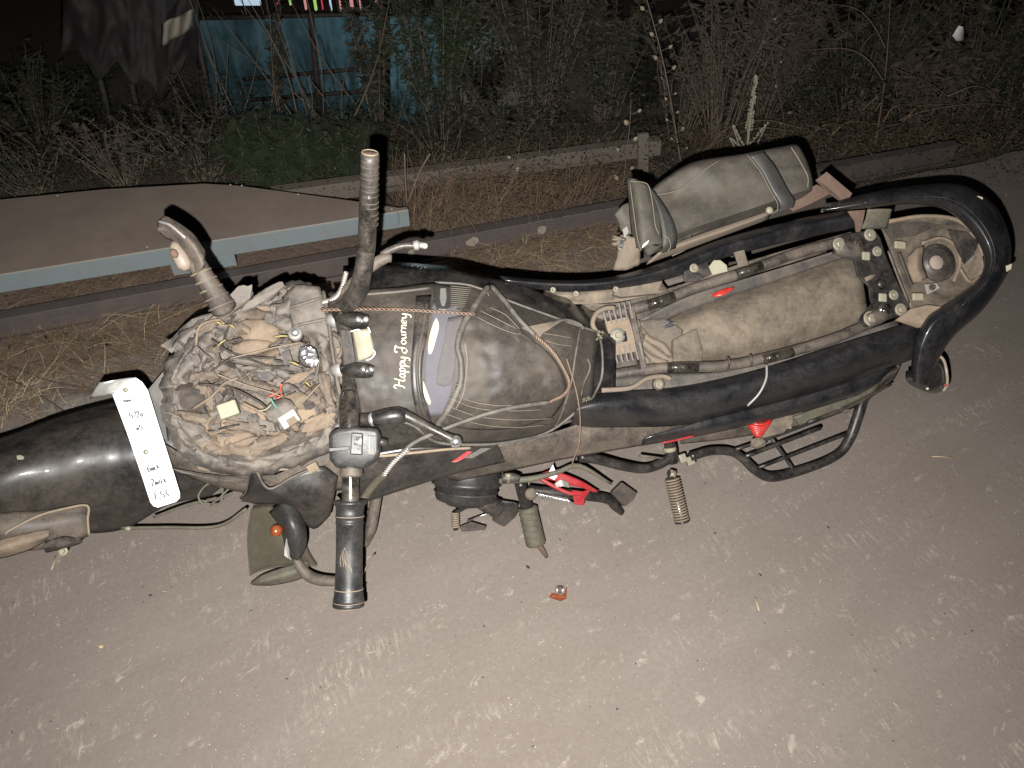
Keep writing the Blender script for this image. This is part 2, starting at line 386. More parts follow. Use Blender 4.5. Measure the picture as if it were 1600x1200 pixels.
def lerp_tab(tab, x):
    if x <= tab[0][0]: return tab[0][1]
    for (a, b), (c, d) in zip(tab, tab[1:]):
        if x <= c: t = (x - a) / (c - a); t = t * t * (3 - 2 * t) * 0.5 + t * 0.5; return b + (d - b) * t
    return tab[-1][1]
def jag(pts, n=3, a=4, seed=1):
    """rough up a closed outline, like torn plastic"""
    rnd = random.Random(seed); out = []
    for i, p in enumerate(pts):
        q = pts[(i + 1) % len(pts)]
        for k in range(n):
            t = k / n; out.append((p[0] + (q[0] - p[0]) * t + (rnd.uniform(-a, a) if k else 0), p[1] + (q[1] - p[1]) * t + (rnd.uniform(-a, a) if k else 0), p[2] + (q[2] - p[2]) * t + (rnd.uniform(-.004, .004) if k else 0)))
    return out

# ------------------------------------------------------------------ glyph strokes (writing)
GL = {
 'H': [[(.0,.75),(.12,.98),(.3,.9),(.28,.5),(.15,.05),(0,.0)], [(.28,.5),(.5,.52),(.72,.55)], [(.95,1.02),(.82,.6),(.72,.15),(.8,.0),(.95,.05)]],
 'a': [[(.42,.42),(.2,.45),(.06,.22),(.14,.02),(.3,.05),(.42,.4)], [(.44,.45),(.38,.12),(.46,.0),(.56,.08)]],
 'p': [[(.04,.36),(.14,.46),(.14,.2),(.04,-.42)], [(.13,.3),(.3,.48),(.44,.36),(.38,.08),(.22,.0),(.12,.1)]],
 'y': [[(.04,.45),(.06,.14),(.2,.02),(.36,.2),(.42,.46)], [(.42,.46),(.38,-.05),(.26,-.4),(.06,-.38)]],
 'J': [[(.1,.75),(.1,1.0),(.5,1.02),(.75,.9)], [(.55,.98),(.5,.5),(.42,.02),(.2,-.12),(.0,.05),(.15,.3),(.6,.36)]],
 'o': [[(.22,.46),(.05,.3),(.1,.02),(.3,.02),(.4,.26),(.22,.46)]],
 'u': [[(.04,.42),(.06,.1),(.18,.0),(.34,.14),(.4,.45)], [(.4,.45),(.38,.08),(.5,.02)]],
 'r': [[(.04,.38),(.12,.44),(.1,.0)], [(.12,.28),(.24,.46),(.36,.42)]],
 'n': [[(.04,.38),(.12,.44),(.08,.0)], [(.1,.26),(.28,.46),(.38,.34),(.36,.06),(.48,.02)]],
 'e': [[(.06,.2),(.34,.28),(.3,.46),(.12,.42),(.05,.16),(.18,.0),(.38,.1)]],
 '2': [[(.05,.7),(.25,.95),(.42,.7),(.1,.05),(.5,.08)]], '3': [[(.1,.9),(.4,.85),(.2,.5),(.45,.3),(.1,.02)]],
 '5': [[(.45,.95),(.15,.9),(.12,.55),(.4,.5),(.38,.1),(.05,.05)]], '7': [[(.05,.9),(.45,.92),(.2,.05)]],
 '6': [[(.4,.95),(.1,.5),(.12,.1),(.38,.1),(.35,.42),(.12,.4)]], 'E': [[(.5,.9),(.15,.85),(.12,.5),(.4,.5)], [(.12,.5),(.05,.1),(.45,.08)]],
 '0': [[(.25,.6),(.05,.4),(.2,.1),(.4,.35),(.25,.6)]], 'm': [[(.0,.1),(.1,.5),(.2,.1),(.35,.5),(.45,.1)]], '4': [[(.35,.9),(.05,.35),(.5,.4)], [(.38,.6),(.3,.0)]],
 'x': [[(.1,.7),(.4,.2)], [(.4,.7),(.1,.2)]], ',': [[(.1,.1),(.05,-.1)]],
}
ADV = {'H': .98, 'J': .82, 'm': .55, ' ': .3, 'r': .38, ',': .2}
def write(text, pos, size, wmin, wmax, nib=R(40)):
    """pos(u,v) -> (world point, normal); u along the text, v up, units of pixels"""
    g = []; x = 0
    for ch in text:
        for st in GL.get(ch, []):
            s = cr(st, 6); P = [pos((x + q[0]) * size, q[1] * size) for q in s]
            path = [p[0] for p in P]; nr = P[0][1]; dr = [(s[min(i + 1, len(s) - 1)][0] - s[max(i - 1, 0)][0], s[min(i + 1, len(s) - 1)][1] - s[max(i - 1, 0)][1]) for i in range(len(s))]
            v, f = [], []
            for i, p in enumerate(path):
                t = (path[min(len(path) - 1, i + 1)] - path[max(0, i - 1)])
                if t.length < 1e-8: t = Vector((1, 0, 0))
                t.normalize(); sd = nr.cross(t).normalized(); a = math.atan2(dr[i][1], dr[i][0]); w = wmin + (wmax - wmin) * abs(math.sin(a - nib))
                w *= 0.4 if i in (0, len(path) - 1) else 1
                v += [p + sd * w, p - sd * w]
            for i in range(len(path) - 1): f.append((2 * i, 2 * i + 1, 2 * i + 3, 2 * i + 2))
            g.append((v, f))
        x += ADV.get(ch, .52)
    return join(*g)

# ================================================================== SETTING
gx = [-60, -25, -12, -7] + [-5 + 0.2 * i for i in range(51)] + [7, 12, 25, 60]
gy = [-40, -15, -5, -1] + [0.2 + 0.15 * i for i in range(60)] + [12, 18, 30, 60, 120]
gr = build('ground', grid([[Vector((x, y, terr(x, y))) for x in gx] for y in gy]), 'soil', origin=(0, 0, 0)); gr['kind'] = 'structure'
# edge of the road: a little in front of the front rail
EA, EB = G(-150, 640, 0), G(1485, 262, 0)
def edge_y(x):
    t = (x - EA.x) / (EB.x - EA.x); y = EA.y + (EB.y - EA.y) * t
    return y + 0.07 * noise.noise(Vector((x * 2.1, 1, 0))) + 0.02 * noise.noise(Vector((x * 11, 4, 0)))
xs = [-60, -20, -8] + [-4 + 0.05 * i for i in range(161)] + [8, 20, 60]
rows = []
for k in range(13):
    t = k / 12
    rows.append([Vector((x, -40 + (edge_y(max(-4, min(4, x))) + 40) * (1 - (1 - t) ** 3), 0.004)) for x in xs])
rd = build('road', grid(rows), 'road_dust', origin=(0, 0, 0)); rd['kind'] = 'structure'
# litter of the road surface: grit and straw bits
rnd = random.Random(3); gv = []
for i in range(800):
    x, y = rnd.uniform(-1.5, 2.2), rnd.uniform(0.35, 2.5)
    if y > edge_y(x): continue
    c = Vector((x, y, 0.005)); s = rnd.uniform(0.0006, 0.0017) * (1.8 if rnd.random() < .04 else 1)
    v, f = box(c + Vector((0, 0, s * .4)), (s * 2, s * rnd.uniform(1, 2), s), (Vector((1, 0, 0)), Vector((0, 1, 0)), Vector((0, 0, 1))), rnd.uniform(0, 90))
    gv.append((v, f))
stuff(build('road_grit', join(*gv), 'stone', smooth=False, origin=(0, 1, 0)), 'fine pale grit scattered over the dusty road', 'grit')
def blade(p, d, L, w, bend=0.3, seg=4, up=0.1):
    """one thin curved straw"""
    d = d.normalized(); side = Vector((-d.y, d.x, 0)) + Vector((0, 0, 0.3)); side.normalize(); v, f = [], []
    for i in range(seg + 1):
        t = i / seg; q = p + d * L * t + Vector((-d.y, d.x, 0)) * bend * L * t * t + Vector((0, 0, up * L * math.sin(math.pi * t) * 0.6)); ww = w * (1 - 0.75 * t)
        v += [q + side * ww, q - side * ww]
    for i in range(seg): f.append((2 * i, 2 * i + 1, 2 * i + 3, 2 * i + 2))
    return v, f
gv = []
for i in range(90):
    x, y = rnd.uniform(-1.3, 2.0), rnd.uniform(0.4, 2.3)
    if y > edge_y(x): continue
    a = rnd.uniform(0, 6.28); gv.append(blade(Vector((x, y, 0.008)), Vector((math.cos(a), math.sin(a), 0)), rnd.uniform(0.006, 0.022), rnd.uniform(.0004, .001), rnd.uniform(-.4, .4), 3, 0.05))
stuff(build('straw_bits', join(*gv), 'straw_pale', origin=(0, 1, 0)), 'short bits of pale straw lying on the road', 'straw')
# dry straw and litter on the verge
def straw_bed(name, poly, n, m, label, Lr=(0.05, 0.22), seed=1, w=0.0011, up=0.15, dirs=None):
    rnd = random.Random(seed); gv = []
    x0, x1 = min(p[0] for p in poly), max(p[0] for p in poly); y0, y1 = min(p[1] for p in poly), max(p[1] for p in poly)
    def inside(x, y):
        c = False; j = len(poly) - 1
        for i in range(len(poly)):
            xi, yi = poly[i]; xj, yj = poly[j]
            if (yi > y) != (yj > y) and x < (xj - xi) * (y - yi) / (yj - yi) + xi: c = not c
            j = i
        return c
    k = 0
    while k < n:
        x, y = rnd.uniform(x0, x1), rnd.uniform(y0, y1)
        if not inside(x, y): continue
        p = GT(x, y); p.z = terr(p.x, p.y) + rnd.uniform(0.004, 0.03); a = rnd.uniform(0, 6.28) if dirs is None else rnd.gauss(dirs, 0.6)
        gv.append(blade(p, Vector((math.cos(a), math.sin(a), rnd.uniform(-.05, up))), rnd.uniform(*Lr), w * rnd.uniform(.6, 1.5), rnd.uniform(-.6, .6), 4, up)); k += 1
    return stuff(build(name, join(*gv), m), label, 'dry grass')
vergeA = [(-60, 520), (300, 470), (430, 455), (300, 560), (250, 620), (60, 650), (-60, 690)]
straw_bed('dry_grass', vergeA, 1500, 'straw', 'brown dry grass lying between the dark rail and the front fender', (0.04, 0.2), 1, 0.0009)
straw_bed('dry_grass', [(-60, 600), (90, 600), (130, 650), (0, 690), (-60, 690)], 130, 'straw_pale', 'pale straw heaped at the left edge beside the fender', (0.04, 0.12), 2, 0.0012)
vergeB = [(690, 400), (965, 345), (965, 430), (850, 445), (700, 420)]
straw_bed('dry_grass', vergeB, 1300, 'straw', 'matted dry grass between the rail and the fuel tank', (0.04, 0.14), 3, 0.0011)
straw_bed('dry_grass', vergeB, 160, 'straw_pale', 'paler single straws on the matted grass behind the fuel tank', (0.05, 0.14), 33, 0.0009)
straw_bed('dry_grass', vergeA, 160, 'straw_pale', 'paler long straws scattered on the verge left of the headlight wreck', (0.08, 0.22), 34, 0.0009)
straw_bed('dry_grass', [(600, 300), (960, 240), (960, 320), (640, 380)], 2000, 'straw', 'tangled dry stems between the two rails', (0.08, 0.35), 4, 0.0012, 0.5)
straw_bed('dry_grass', [(1020, 210), (1600, 150), (1600, 240), (1300, 265), (1040, 250)], 2200, 'straw', 'dry grass beyond the rail at the right', (0.06, 0.3), 5, 0.0013, 0.4)
straw_bed('dry_grass', [(200, 270), (620, 240), (640, 300), (300, 290)], 400, 'straw', 'dry stems behind the metal sheet', (0.08, 0.3), 6, 0.0013, 0.6)
straw_bed('dry_grass', [(30, 455), (260, 420), (360, 440), (560, 395), (600, 380), (600, 400), (100, 480)], 700, 'straw', 'short dry grass under the edge of the metal sheet', (0.03, 0.12), 8, 0.001)
# leaf litter and small clods on the verges
gv = []; rnd = random.Random(9)
for poly, n in ((vergeA, 260), ([(960, 200), (1600, 150), (1600, 300), (1300, 300)], 260), (vergeB, 60)):
    xs_ = [p[0] for p in poly]; ys_ = [p[1] for p in poly]
    for i in range(n):
        p = GT(rnd.uniform(min(xs_), max(xs_)), rnd.uniform(min(ys_), max(ys_)))
        if p.y < edge_y(p.x): continue
        s = rnd.uniform(0.003, 0.012); a = rnd.uniform(0, 6.3); X = Vector((math.cos(a), math.sin(a), rnd.uniform(-.3, .3))).normalized(); Y = X.cross(Vector((0, 0, 1))).normalized(); Z = X.cross(Y)
        gv.append(box(p + Vector((0, 0, .006)), (s * 2, s * 1.3, s * rnd.choice((.1, .8))), (X, Y, Z)))
stuff(build('leaf_litter', join(*gv), 'leaf_dry', smooth=False, origin=(0, 2, 0)), 'dead leaves and small clods on the brown verge', 'leaf litter')

# ------------------------------------------------------------------ rails and metal sheet
Z = Vector((0, 0, 1))
def beam(name, A, B, w, h, m, parent, z0=0.0, twist=0, n=1):
    d = (B - A).normalized(); s = Vector((-d.y, d.x, 0)).normalized()
    v = []
    for p in (A, B):
        q = Vector((p.x, p.y, p.z + z0)); v += [q, q + s * w, q + s * w + Z * h, q + Z * h]
    f = [(0, 1, 2, 3), (7, 6, 5, 4), (0, 4, 5, 1), (1, 5, 6, 2), (2, 6, 7, 3), (3, 7, 4, 0)]
    return build(name, (v, f), m, parent, smooth=False, bevel=0.003)
A, B = G(-160, 562, 0.01), G(1492, 252, 0.01)
fr = thing('steel_rail', 'long dark steel channel rail lying on the verge right behind the motorcycle', 'rail', (A + B) / 2)
d = (B - A).normalized(); s = Vector((-d.y, d.x, 0))
beam('web', A + s * 0.012, B + s * 0.012, 0.006, 0.072, 'rail_steel', fr)
beam('flange', A, B, 0.055, 0.006, 'rail_steel', fr, z0=0.074); beam('flange', A, B, 0.055, 0.006, 'rail_steel', fr, z0=-0.008)
rnd = random.Random(5)
for (x, y, w, h) in ((735, 372, 22, 16), (845, 357, 20, 18), (640, 392, 14, 8), (1130, 300, 20, 12)):
    c = G(x, y, 0.045); c2 = c
    # paint patches stand on the face of the web
    t = (c - A).dot(d); q = A + d * t + s * 0.0095
    n = 9; rr = px(w, q) / 2; v = [q + d * (math.cos(6.283 * k / n) * rr * rnd.uniform(.6, 1.1)) + Z * (0.036 + math.sin(6.283 * k / n) * 0.022 * rnd.uniform(.6, 1.1)) for k in range(n)]
    build('paint_flake', (v + [p + s * 0.0024 for p in v], [tuple(range(n - 1, -1, -1)), tuple(range(n, 2 * n))] + [(k, (k + 1) % n, (k + 1) % n + n, k + n) for k in range(n)]), 'paint_flake', fr, smooth=False)
gv = []
for k in range(26):
    t = rnd.uniform(2.1, 2.75); q = A + d * (t + .05) + Z * 0.0805 + s * rnd.uniform(0, .003); L = rnd.uniform(.01, .03)
    gv.append(box(q, (L, .0025, .0006), (d, s, Z)))
build('scraped_edge', join(*gv), 'cream_dull', fr, smooth=False)['kind'] = 'stuff'
A2, B2 = GT(470, 318), GT(1035, 240); A2.z = B2.z = 0.0
A2, B2 = G(430, 326, -0.02), G(1032, 243, -0.02)
r2 = thing('wooden_beam', 'grey brown beam lying in the weeds behind the first rail with an upright post', 'beam', (A2 + B2) / 2)
beam('plank', A2, B2, 0.06, 0.075, 'rail_wood', r2)
pp = G(1000, 268, -0.02)
d2 = (B2 - A2).normalized(); s2 = Vector((-d2.y, d2.x, 0))
pst = box(pp + Z * 0.07 - s2 * 0.012, (0.05, 0.02, 0.24), (d2, s2, (Z + d2 * -0.12).normalized()))
build('post', pst, 'rail_wood', r2, smooth=False, bevel=.003)
# flat metal sheet panel in a pale blue frame
zt = 0.21
a_, b_, c_, d_ = G(638, 327, zt), G(318, 286, zt), G(-420, 322, zt), G(-560, 517, zt)
# make front edge straight from a_ through (0,428)
e1 = (G(0, 428, zt) - a_).normalized(); d_ = a_ + e1 * 2.6
side = (b_ - a_).normalized(); c_ = b_ + (G(0, 316, zt) - b_).normalized() * 2.2
sh = thing('metal_panel', 'large flat dusty brown sheet panel with a pale blue steel frame at the left', 'panel', (a_ + c_) / 2 - Z * zt)
def slab(pts, z, th):
    v = [Vector((p.x, p.y, z)) for p in pts] + [Vector((p.x, p.y, z - th)) for p in pts]; n = len(pts)
    f = [tuple(range(n)), tuple(range(2 * n - 1, n - 1, -1))] + [(i, i + n, (i + 1) % n + n, (i + 1) % n) for i in range(n)]
    return v, f
build('top_sheet', slab([a_, G(545, 313, zt), G(440, 299, zt), G(372, 290, zt), G(318, 287, zt), G(160, 296, zt), c_, d_], zt, 0.003), 'panel_top', sh, smooth=False)
def edgebar(p, q, name='frame_bar', m='panel_blue', w=0.03, h=0.064, z=zt - 0.0035):
    dd = (q - p).normalized(); ss = Vector((-dd.y, dd.x, 0)); cen = (a_ + c_) / 2
    if (cen - p).dot(ss) < 0: ss = -ss
    v = [Vector((u.x, u.y, z)) for u in (p, q, q + ss * w, p + ss * w)]
    v += [u - Z * h for u in v]; f = [(0, 1, 2, 3), (7, 6, 5, 4), (0, 4, 5, 1), (1, 5, 6, 2), (2, 6, 7, 3), (3, 7, 4, 0)]
    return build(name, (v, f), m, sh, smooth=False, bevel=.0015)
fo = Vector((e1.y, -e1.x, 0)); fo = fo if fo.y < 0 else -fo
edgebar(a_ + fo * .004, d_ + fo * .004); edgebar(G(560, 318, zt), a_ - e1 * .002 + side * .032, h=0.05)
edgebar(a_ + fo * .0055, d_ + fo * .0055, 'bright_edge', 'panel_blue_edge', 0.0012, 0.0022, zt + 0.0005)
for x0, x1 in ((266, 364),):
    p, q = G(x0, 392, zt - .068), G(x1, 378, zt - .068)
    t0, t1 = (p - a_).dot(e1), (q - a_).dot(e1)
    P0, P1 = a_ + e1 * t0, a_ + e1 * t1
    edgebar(P0 + fo * .002, P1 + fo * .002, 'foot', 'panel_blue', 0.05, 0.045, zt - 0.0685)
for t in (1.9,):
    edgebar(a_ + e1 * t, a_ + e1 * (t + .15), 'foot', 'panel_blue', 0.05, 0.14, zt - 0.0685)
for (x, y) in ((230, 386), (360, 289), (378, 290), (466, 304), (90, 306), (612, 327)):
    p = G(x, y, zt); build('rivet', disc_stack(p, Z, [(0, .004), (.002, .0035), (.003, .0015)], 8), 'cream', sh)
# ------------------------------------------------------------------ far side: sheet fence with frame, market lights, heap
FY = 6.35
def F(x, y, yy=FY):
    d = ray(x, y); return C + d * ((yy - C.y) / d.y)
fz = -1.75
fe = thing('sheet_fence', 'teal sheet fence on a dark frame behind the weeds, lit from the far side', 'fence', (F(450, 200).x, FY, fz))
p0, p1 = F(300, 26), F(625, 26)
nx = 60; ztop = p0.z
rows = []
for j in range(2):
    rows.append([Vector((p0.x + (p1.x + .35 - p0.x) * i / nx, FY + 0.02 * math.sin(i * 1.9) + .01 * math.sin(i * .7), ztop if j == 0 else fz)) for i in range(nx + 1)])
build('sheet', grid(rows), 'teal_sheet', fe, solid=0)
def fbar(x0, y0, x1, y1, r=0.018): return build('frame_bar', tubeW([F(x0, y0, FY - .06), F(x1, y1, FY - .06)], r, 6), 'post_dark', fe)
fbar(300, 29, 660, 20); fbar(380, 124, 600, 104); fbar(390, 156, 605, 140); fbar(485, 20, 508, 260, 0.028); fbar(300, -10, 330, 240, .03); fbar(600, 0, 604, 250, .045)
# stems standing behind the sheet, between it and the lamp
rnd = random.Random(21); gv = []
for i in range(170):
    x = rnd.uniform(-2.3, -.4); y = rnd.uniform(6.55, 7.2); p = Vector((x, y, -1.9)); q = p + Vector((rnd.gauss(0, .2), rnd.gauss(0, .05), rnd.uniform(.9, 1.6)))
    m_ = (p + q) / 2 + Vector((rnd.gauss(0, .05), 0, 0)); gv.append(tubeW([Vector(t) for t in cr([p, m_, q], 4)], [rnd.uniform(.006, .022) * (1 - k / 11) for k in range(9)], 5))
stuff(build('thicket_stems', join(*gv), 'stem'), 'thin stems of a thicket behind the teal sheet', 'thicket')
# lit cloth of the market over the fence; its light is emission in the material
cols = ['lamp_white', 'lamp_rose', 'lamp_green', 'lamp_pink', 'lamp_rose', 'lamp_white', 'lamp_rose', 'lamp_rose']
spec = [(358, 408, 'lamp_white', -6, 8), (424, 436, 'lamp_pink', -8, 6), (448, 453, 'lamp_green', -4, 8), (470, 480, 'lamp_rose', 4, 15), (484, 496, 'lamp_green', -4, 16), (497, 505, 'lamp_pink', -2, 15), (512, 517, 'lamp_white', 0, 17), (527, 534, 'lamp_rose', 12, 17), (543, 553, 'lamp_rose', 7, 15), (558, 563, 'lamp_rose', -6, 15), (583, 600, 'lamp_rose', 5, 11)]
lab = {'lamp_white': 'white', 'lamp_pink': 'pink red', 'lamp_green': 'yellow green', 'lamp_rose': 'rose'}
for k, (x0, x1, m_, ya, yb) in enumerate(spec):
    a = F(x0, ya - 30, 9.5); b = F(x1, yb, 9.5); w = b.x - a.x
    v, f = box(Vector(((a.x + b.x) / 2, 9.5, (a.z + b.z) / 2)), (w, .05, a.z - b.z), (Vector((1, 0, 0)), Vector((0, 1, 0)), Z))
    o = build('lit_banner', (v, f), m_, smooth=False, bevel=.01)
    tag(o, '%s lit cloth in the distance over the teal fence, number %d from the left' % (lab[m_], k + 1) if 0 else '%s lit strip above the teal fence, %s' % (lab[m_], ['leftmost and widest of the strips', 'right of the wide white strip', 'small one left of the middle', 'left neighbour of the bright green strip', 'tallest one in the middle', 'touching the bright green strip', 'thin one right of the pink strip', 'short one right of the thin white strip', 'left of the narrow tall one', 'narrow and tall near the right', 'rightmost of the strips'][k]), 'banner', 'lit strips above the fence')
# grey tarpaulin heap, upper left
rows = []
for j in range(25):
    r = []
    for i in range(49):
        a, b = i / 48, j / 24
        x = 95 + 215 * a; yb = 110 - 25 * math.cos(a * 5) ; y = -50 + (yb + 50) * b + 60 * b * noise.noise(Vector((a * 6, 2, 0)))
        yy = 5.0 - 0.35 * math.sin(math.pi * a) * (1 - .2 * b) - 0.16 * noise.noise(Vector((a * 6, b * 2.5, 4))) - 0.05 * noise.noise(Vector((a * 17, b * 6, 4))) - .05 * b
        r.append(F(x, y, yy))
    rows.append(r)
hp = thing('draped_tarpaulin', 'dim grey tarpaulin hanging in folds over a heap in the upper left corner', 'tarpaulin', (F(200, 60, 5).x, 5, -1.4))
build('grey_cloth', grid(rows), 'tarp_grey', hp, solid=.01)
rows = []
for j in range(6):
    r = []
    for i in range(9):
        a, b = i / 8, j / 5; x = 252 + 50 * a; y = 38 - 24 * a + (36 - 8 * a) * b; yy = 4.6 - .06 * math.sin(a * 9 + b)
        r.append(F(x, y, yy))
    rows.append(r)
build('pale_patch', grid(rows), 'tarp_pale', hp, solid=.01, label='paler creased corner of the tarpaulin')
for k, x in enumerate((115, 165, 235, 290)):
    build('support_pole', tubeW([F(x, -40, 5.2), Vector((F(x + 8, 120, 5.2).x, 5.2, -1.6))], .02, 6), 'post_dark', hp)

# ------------------------------------------------------------------ vegetation
def leafy(rnd, base, H, spread, nstem, nleaf, L, W, droop=0.3, fern=False):
    """returns (stem geo, leaf geo)"""
    sg, lg = [], []
    for s_ in range(nstem):
        a = rnd.uniform(0, 6.283); rr = spread * rnd.uniform(.2, 1); top = base + Vector((math.cos(a) * rr, math.sin(a) * rr * .7, H * rnd.uniform(.55, 1)))
        b0 = base + Vector((math.cos(a), math.sin(a), 0)) * spread * .18 * rnd.random(); mid = b0.lerp(top, .5) + Vector((rnd.gauss(0, .03), rnd.gauss(0, .03), H * .08))
        path = [Vector(q) for q in cr([b0, mid, top], 5)]
        sg.append(tubeW(path, [.0035 * (1 - k / 13) for k in range(len(path))], 4))
        for k in range(nleaf):
            t = rnd.uniform(.15, 1) ** .8; i = min(len(path) - 2, int(t * (len(path) - 1))); p = path[i].lerp(path[i + 1], t * (len(path) - 1) - i)
            if fern:
                # a pinnate leaf: thin axis with paired leaflets
                a2 = rnd.uniform(0, 6.283); dr = Vector((math.cos(a2), math.sin(a2), rnd.uniform(-.3, .7))).normalized(); side = dr.cross(Z).normalized(); ln = L * rnd.uniform(.6, 1.3)
                for q in range(1, 8):
                    c = p + dr * ln * q / 8 + Vector((0, 0, -droop * ln * (q / 8) ** 2)); lw = W * math.sin(math.pi * (q / 8.5)) + W * .15
                    for sg_ in (-1, 1):
                        e = c + side * sg_ * lw + dr * lw * .35 + Vector((0, 0, -lw * .25)); n_ = len(lg)
                        lg.append(([c, c + dr * ln * .035, e, c - dr * ln * .02 + side * sg_ * lw * .5], [(0, 1, 2, 3)]))
            else:
                a2 = rnd.uniform(0, 6.283); dr = Vector((math.cos(a2), math.sin(a2), rnd.uniform(-.9, .6))).normalized(); side = dr.cross(Vector((rnd.gauss(0, .4), rnd.gauss(0, .4), 1))).normalized(); l = L * rnd.uniform(.5, 1.3); w = W * rnd.uniform(.6, 1.2)
                up_ = side.cross(dr) * l * .12; p2 = p + dr * l * .45
                lg.append(([p, p2 + side * w - up_, p + dr * l, p2 - side * w - up_, p2], [(0, 4, 1), (1, 4, 2), (0, 3, 4), (4, 3, 2)]))
    return join(*sg), join(*lg)
def plant(name, label, cat, x, y, H, spread, nstem, nleaf, L, W, m, seed, group=None, fern=False, ms='stem', droop=.3, base=None):
    rnd = random.Random(seed); b = base or GT(x, y); t = thing(name, label, cat, b, group)
    s_, l_ = leafy(rnd, b, H, spread, nstem, nleaf, L, W, droop, fern)
    build('stem', s_, ms, t); o = build('foliage', l_, m, t, smooth=False); o['kind'] = 'stuff'; return t
plant('green_bush', 'green feathery bush right behind the metal panel, below the teal sheet', 'bush', 450, 300, .36, .30, 44, 70, .075, .016, 'leaf_green', 11, fern=True)
plant('green_bush', 'darker feathery bush behind the upright handlebar end', 'bush', 560, 292, .30, .26, 34, 60, .07, .015, 'leaf_green', 12, fern=True)
plant('green_bush', 'small bright weed with fine leaves right of the upright handlebar', 'bush', 690, 262, .38, .3, 16, 18, .06, .012, 'leaf_dull', 13, fern=True)
plant('low_shrub', 'brownish low shrub at the left edge behind the panel', 'shrub', 60, 310, .34, .33, 26, 30, .028, .009, 'leaf_dull', 14)
plant('low_shrub', 'ochre tinged shrub behind the left part of the panel', 'shrub', 200, 298, .36, .3, 26, 32, .03, .010, 'leaf_dry', 15)
plant('low_shrub', 'dark shrub between the ochre shrub and the feathery green bush', 'shrub', 320, 292, .4, .38, 26, 30, .035, .012, 'leaf_dull', 16)
plant('low_shrub', 'dark shrub far left under the grey tarpaulin', 'shrub', 60, 225, .5, .6, 34, 34, .045, .014, 'leaf_dull', 17)
plant('low_shrub', 'dark wide shrub below the pale tarpaulin patch', 'shrub', 250, 215, .5, .6, 34, 34, .045, .014, 'leaf_dull', 18)
plant('leafy_tree', 'dark leafy sapling covering the right end of the teal sheet', 'tree', 690, 215, 1.25, .45, 30, 120, .055, .011, 'leaf_green', 19, fern=False, droop=.6)
plant('leafy_tree', 'dark leafy sapling right of the first, above the wooden beam', 'tree', 840, 215, 1.25, .45, 30, 120, .055, .011, 'leaf_dull', 20, fern=False, droop=.6)
plant('leafy_tree', 'dull green sapling standing left of the tall pod stalk', 'tree', 940, 205, 1.1, .4, 24, 110, .055, .011, 'leaf_dull', 22, fern=False, droop=.6)
plant('leafy_tree', 'thin sapling in front of the right half of the teal sheet', 'tree', 592, 225, 1.0, .18, 9, 90, .055, .012, 'leaf_dull', 71, fern=False, droop=.6)
plant('leafy_tree', 'thin sapling in front of the middle of the teal sheet', 'tree', 440, 225, .85, .24, 5, 60, .055, .012, 'leaf_dull', 72, fern=False, droop=.6)
plant('leafy_tree', 'dark sapling between the tarpaulin and the teal sheet', 'tree', 330, 220, .7, .2, 8, 80, .055, .012, 'leaf_dull', 73, fern=False, droop=.6)
plant('low_shrub', 'grey green weed under the end of the wooden beam', 'shrub', 880, 285, .16, .22, 20, 26, .03, .011, 'leaf_green', 23)
plant('low_shrub', 'grey weed above the post of the beam', 'shrub', 800, 235, .4, .4, 26, 34, .04, .013, 'leaf_dull', 24)
plant('dry_bush', 'withered bush with hanging dry leaves right of the pod stalk', 'bush', 1120, 225, .85, .42, 30, 30, .055, .011, 'leaf_dry', 25, droop=1)
plant('dry_bush', 'withered bush with small leaves behind the pod stalk', 'bush', 1060, 215, .7, .34, 22, 26, .045, .010, 'leaf_dry', 26)
plant('dry_bush', 'dim withered bush at the right, under the white scrap', 'bush', 1430, 205, .5, .45, 24, 30, .07, .016, 'leaf_dry', 27)
plant('dry_bush', 'dim dark bush at the far right edge', 'bush', 1570, 200, .6, .45, 24, 36, .06, .016, 'leaf_dull', 28)
plant('low_shrub', 'dark shrub behind the withered bushes', 'shrub', 1260, 190, .5, .5, 24, 30, .06, .016, 'leaf_dull', 29)
plant('weed', 'small bright green weed on the brown verge left of the headlight wreck', 'weed', 145, 538, .03, .07, 14, 12, .016, .006, 'leaf_green', 30)
def cover(name, n, x0, x1, y0, y1, L_, m, label, seed, zmax=.16):
    rnd = random.Random(seed); v, f = [], []
    for i in range(n):
        x, y = rnd.uniform(x0, x1), rnd.uniform(y0, y1); dn = noise.noise(Vector((x * 1.6, y * 1.6, seed)))
        if dn < -.12: continue
        p = Vector((x, y, terr(x, y) + rnd.random() ** 1.5 * zmax * (1 + 1.6 * dn))); a = rnd.uniform(0, 6.283); d_ = Vector((math.cos(a), math.sin(a), rnd.uniform(-.3, .9))).normalized(); sd = d_.cross(Vector((rnd.gauss(0, .6), rnd.gauss(0, .6), 1))).normalized(); l = L_ * rnd.uniform(.4, 1.4); k = len(v)
        v += [p, p + d_ * l * .5 + sd * l * .2, p + d_ * l, p + d_ * l * .45 - sd * l * .2]; f.append((k, k + 1, k + 2, k + 3))
    return stuff(build(name, (v, f), m, smooth=False), label, 'ground cover')
cover('ground_cover', 60000, -3.6, 4.2, 3.0, 5.2, .019, 'leaf_dull', 'dim low weeds covering the slope beyond the rails', 51, .3)
cover('ground_cover', 24000, -2.6, 3.8, 2.98, 4.4, .016, 'leaf_dry', 'brown dead weeds at the edge of the verge', 52, .14)
cover('ground_cover', 20000, -3.4, .4, 2.75, 4.3, .014, 'leaf_green', 'green fine weeds behind the metal panel', 53, .22)
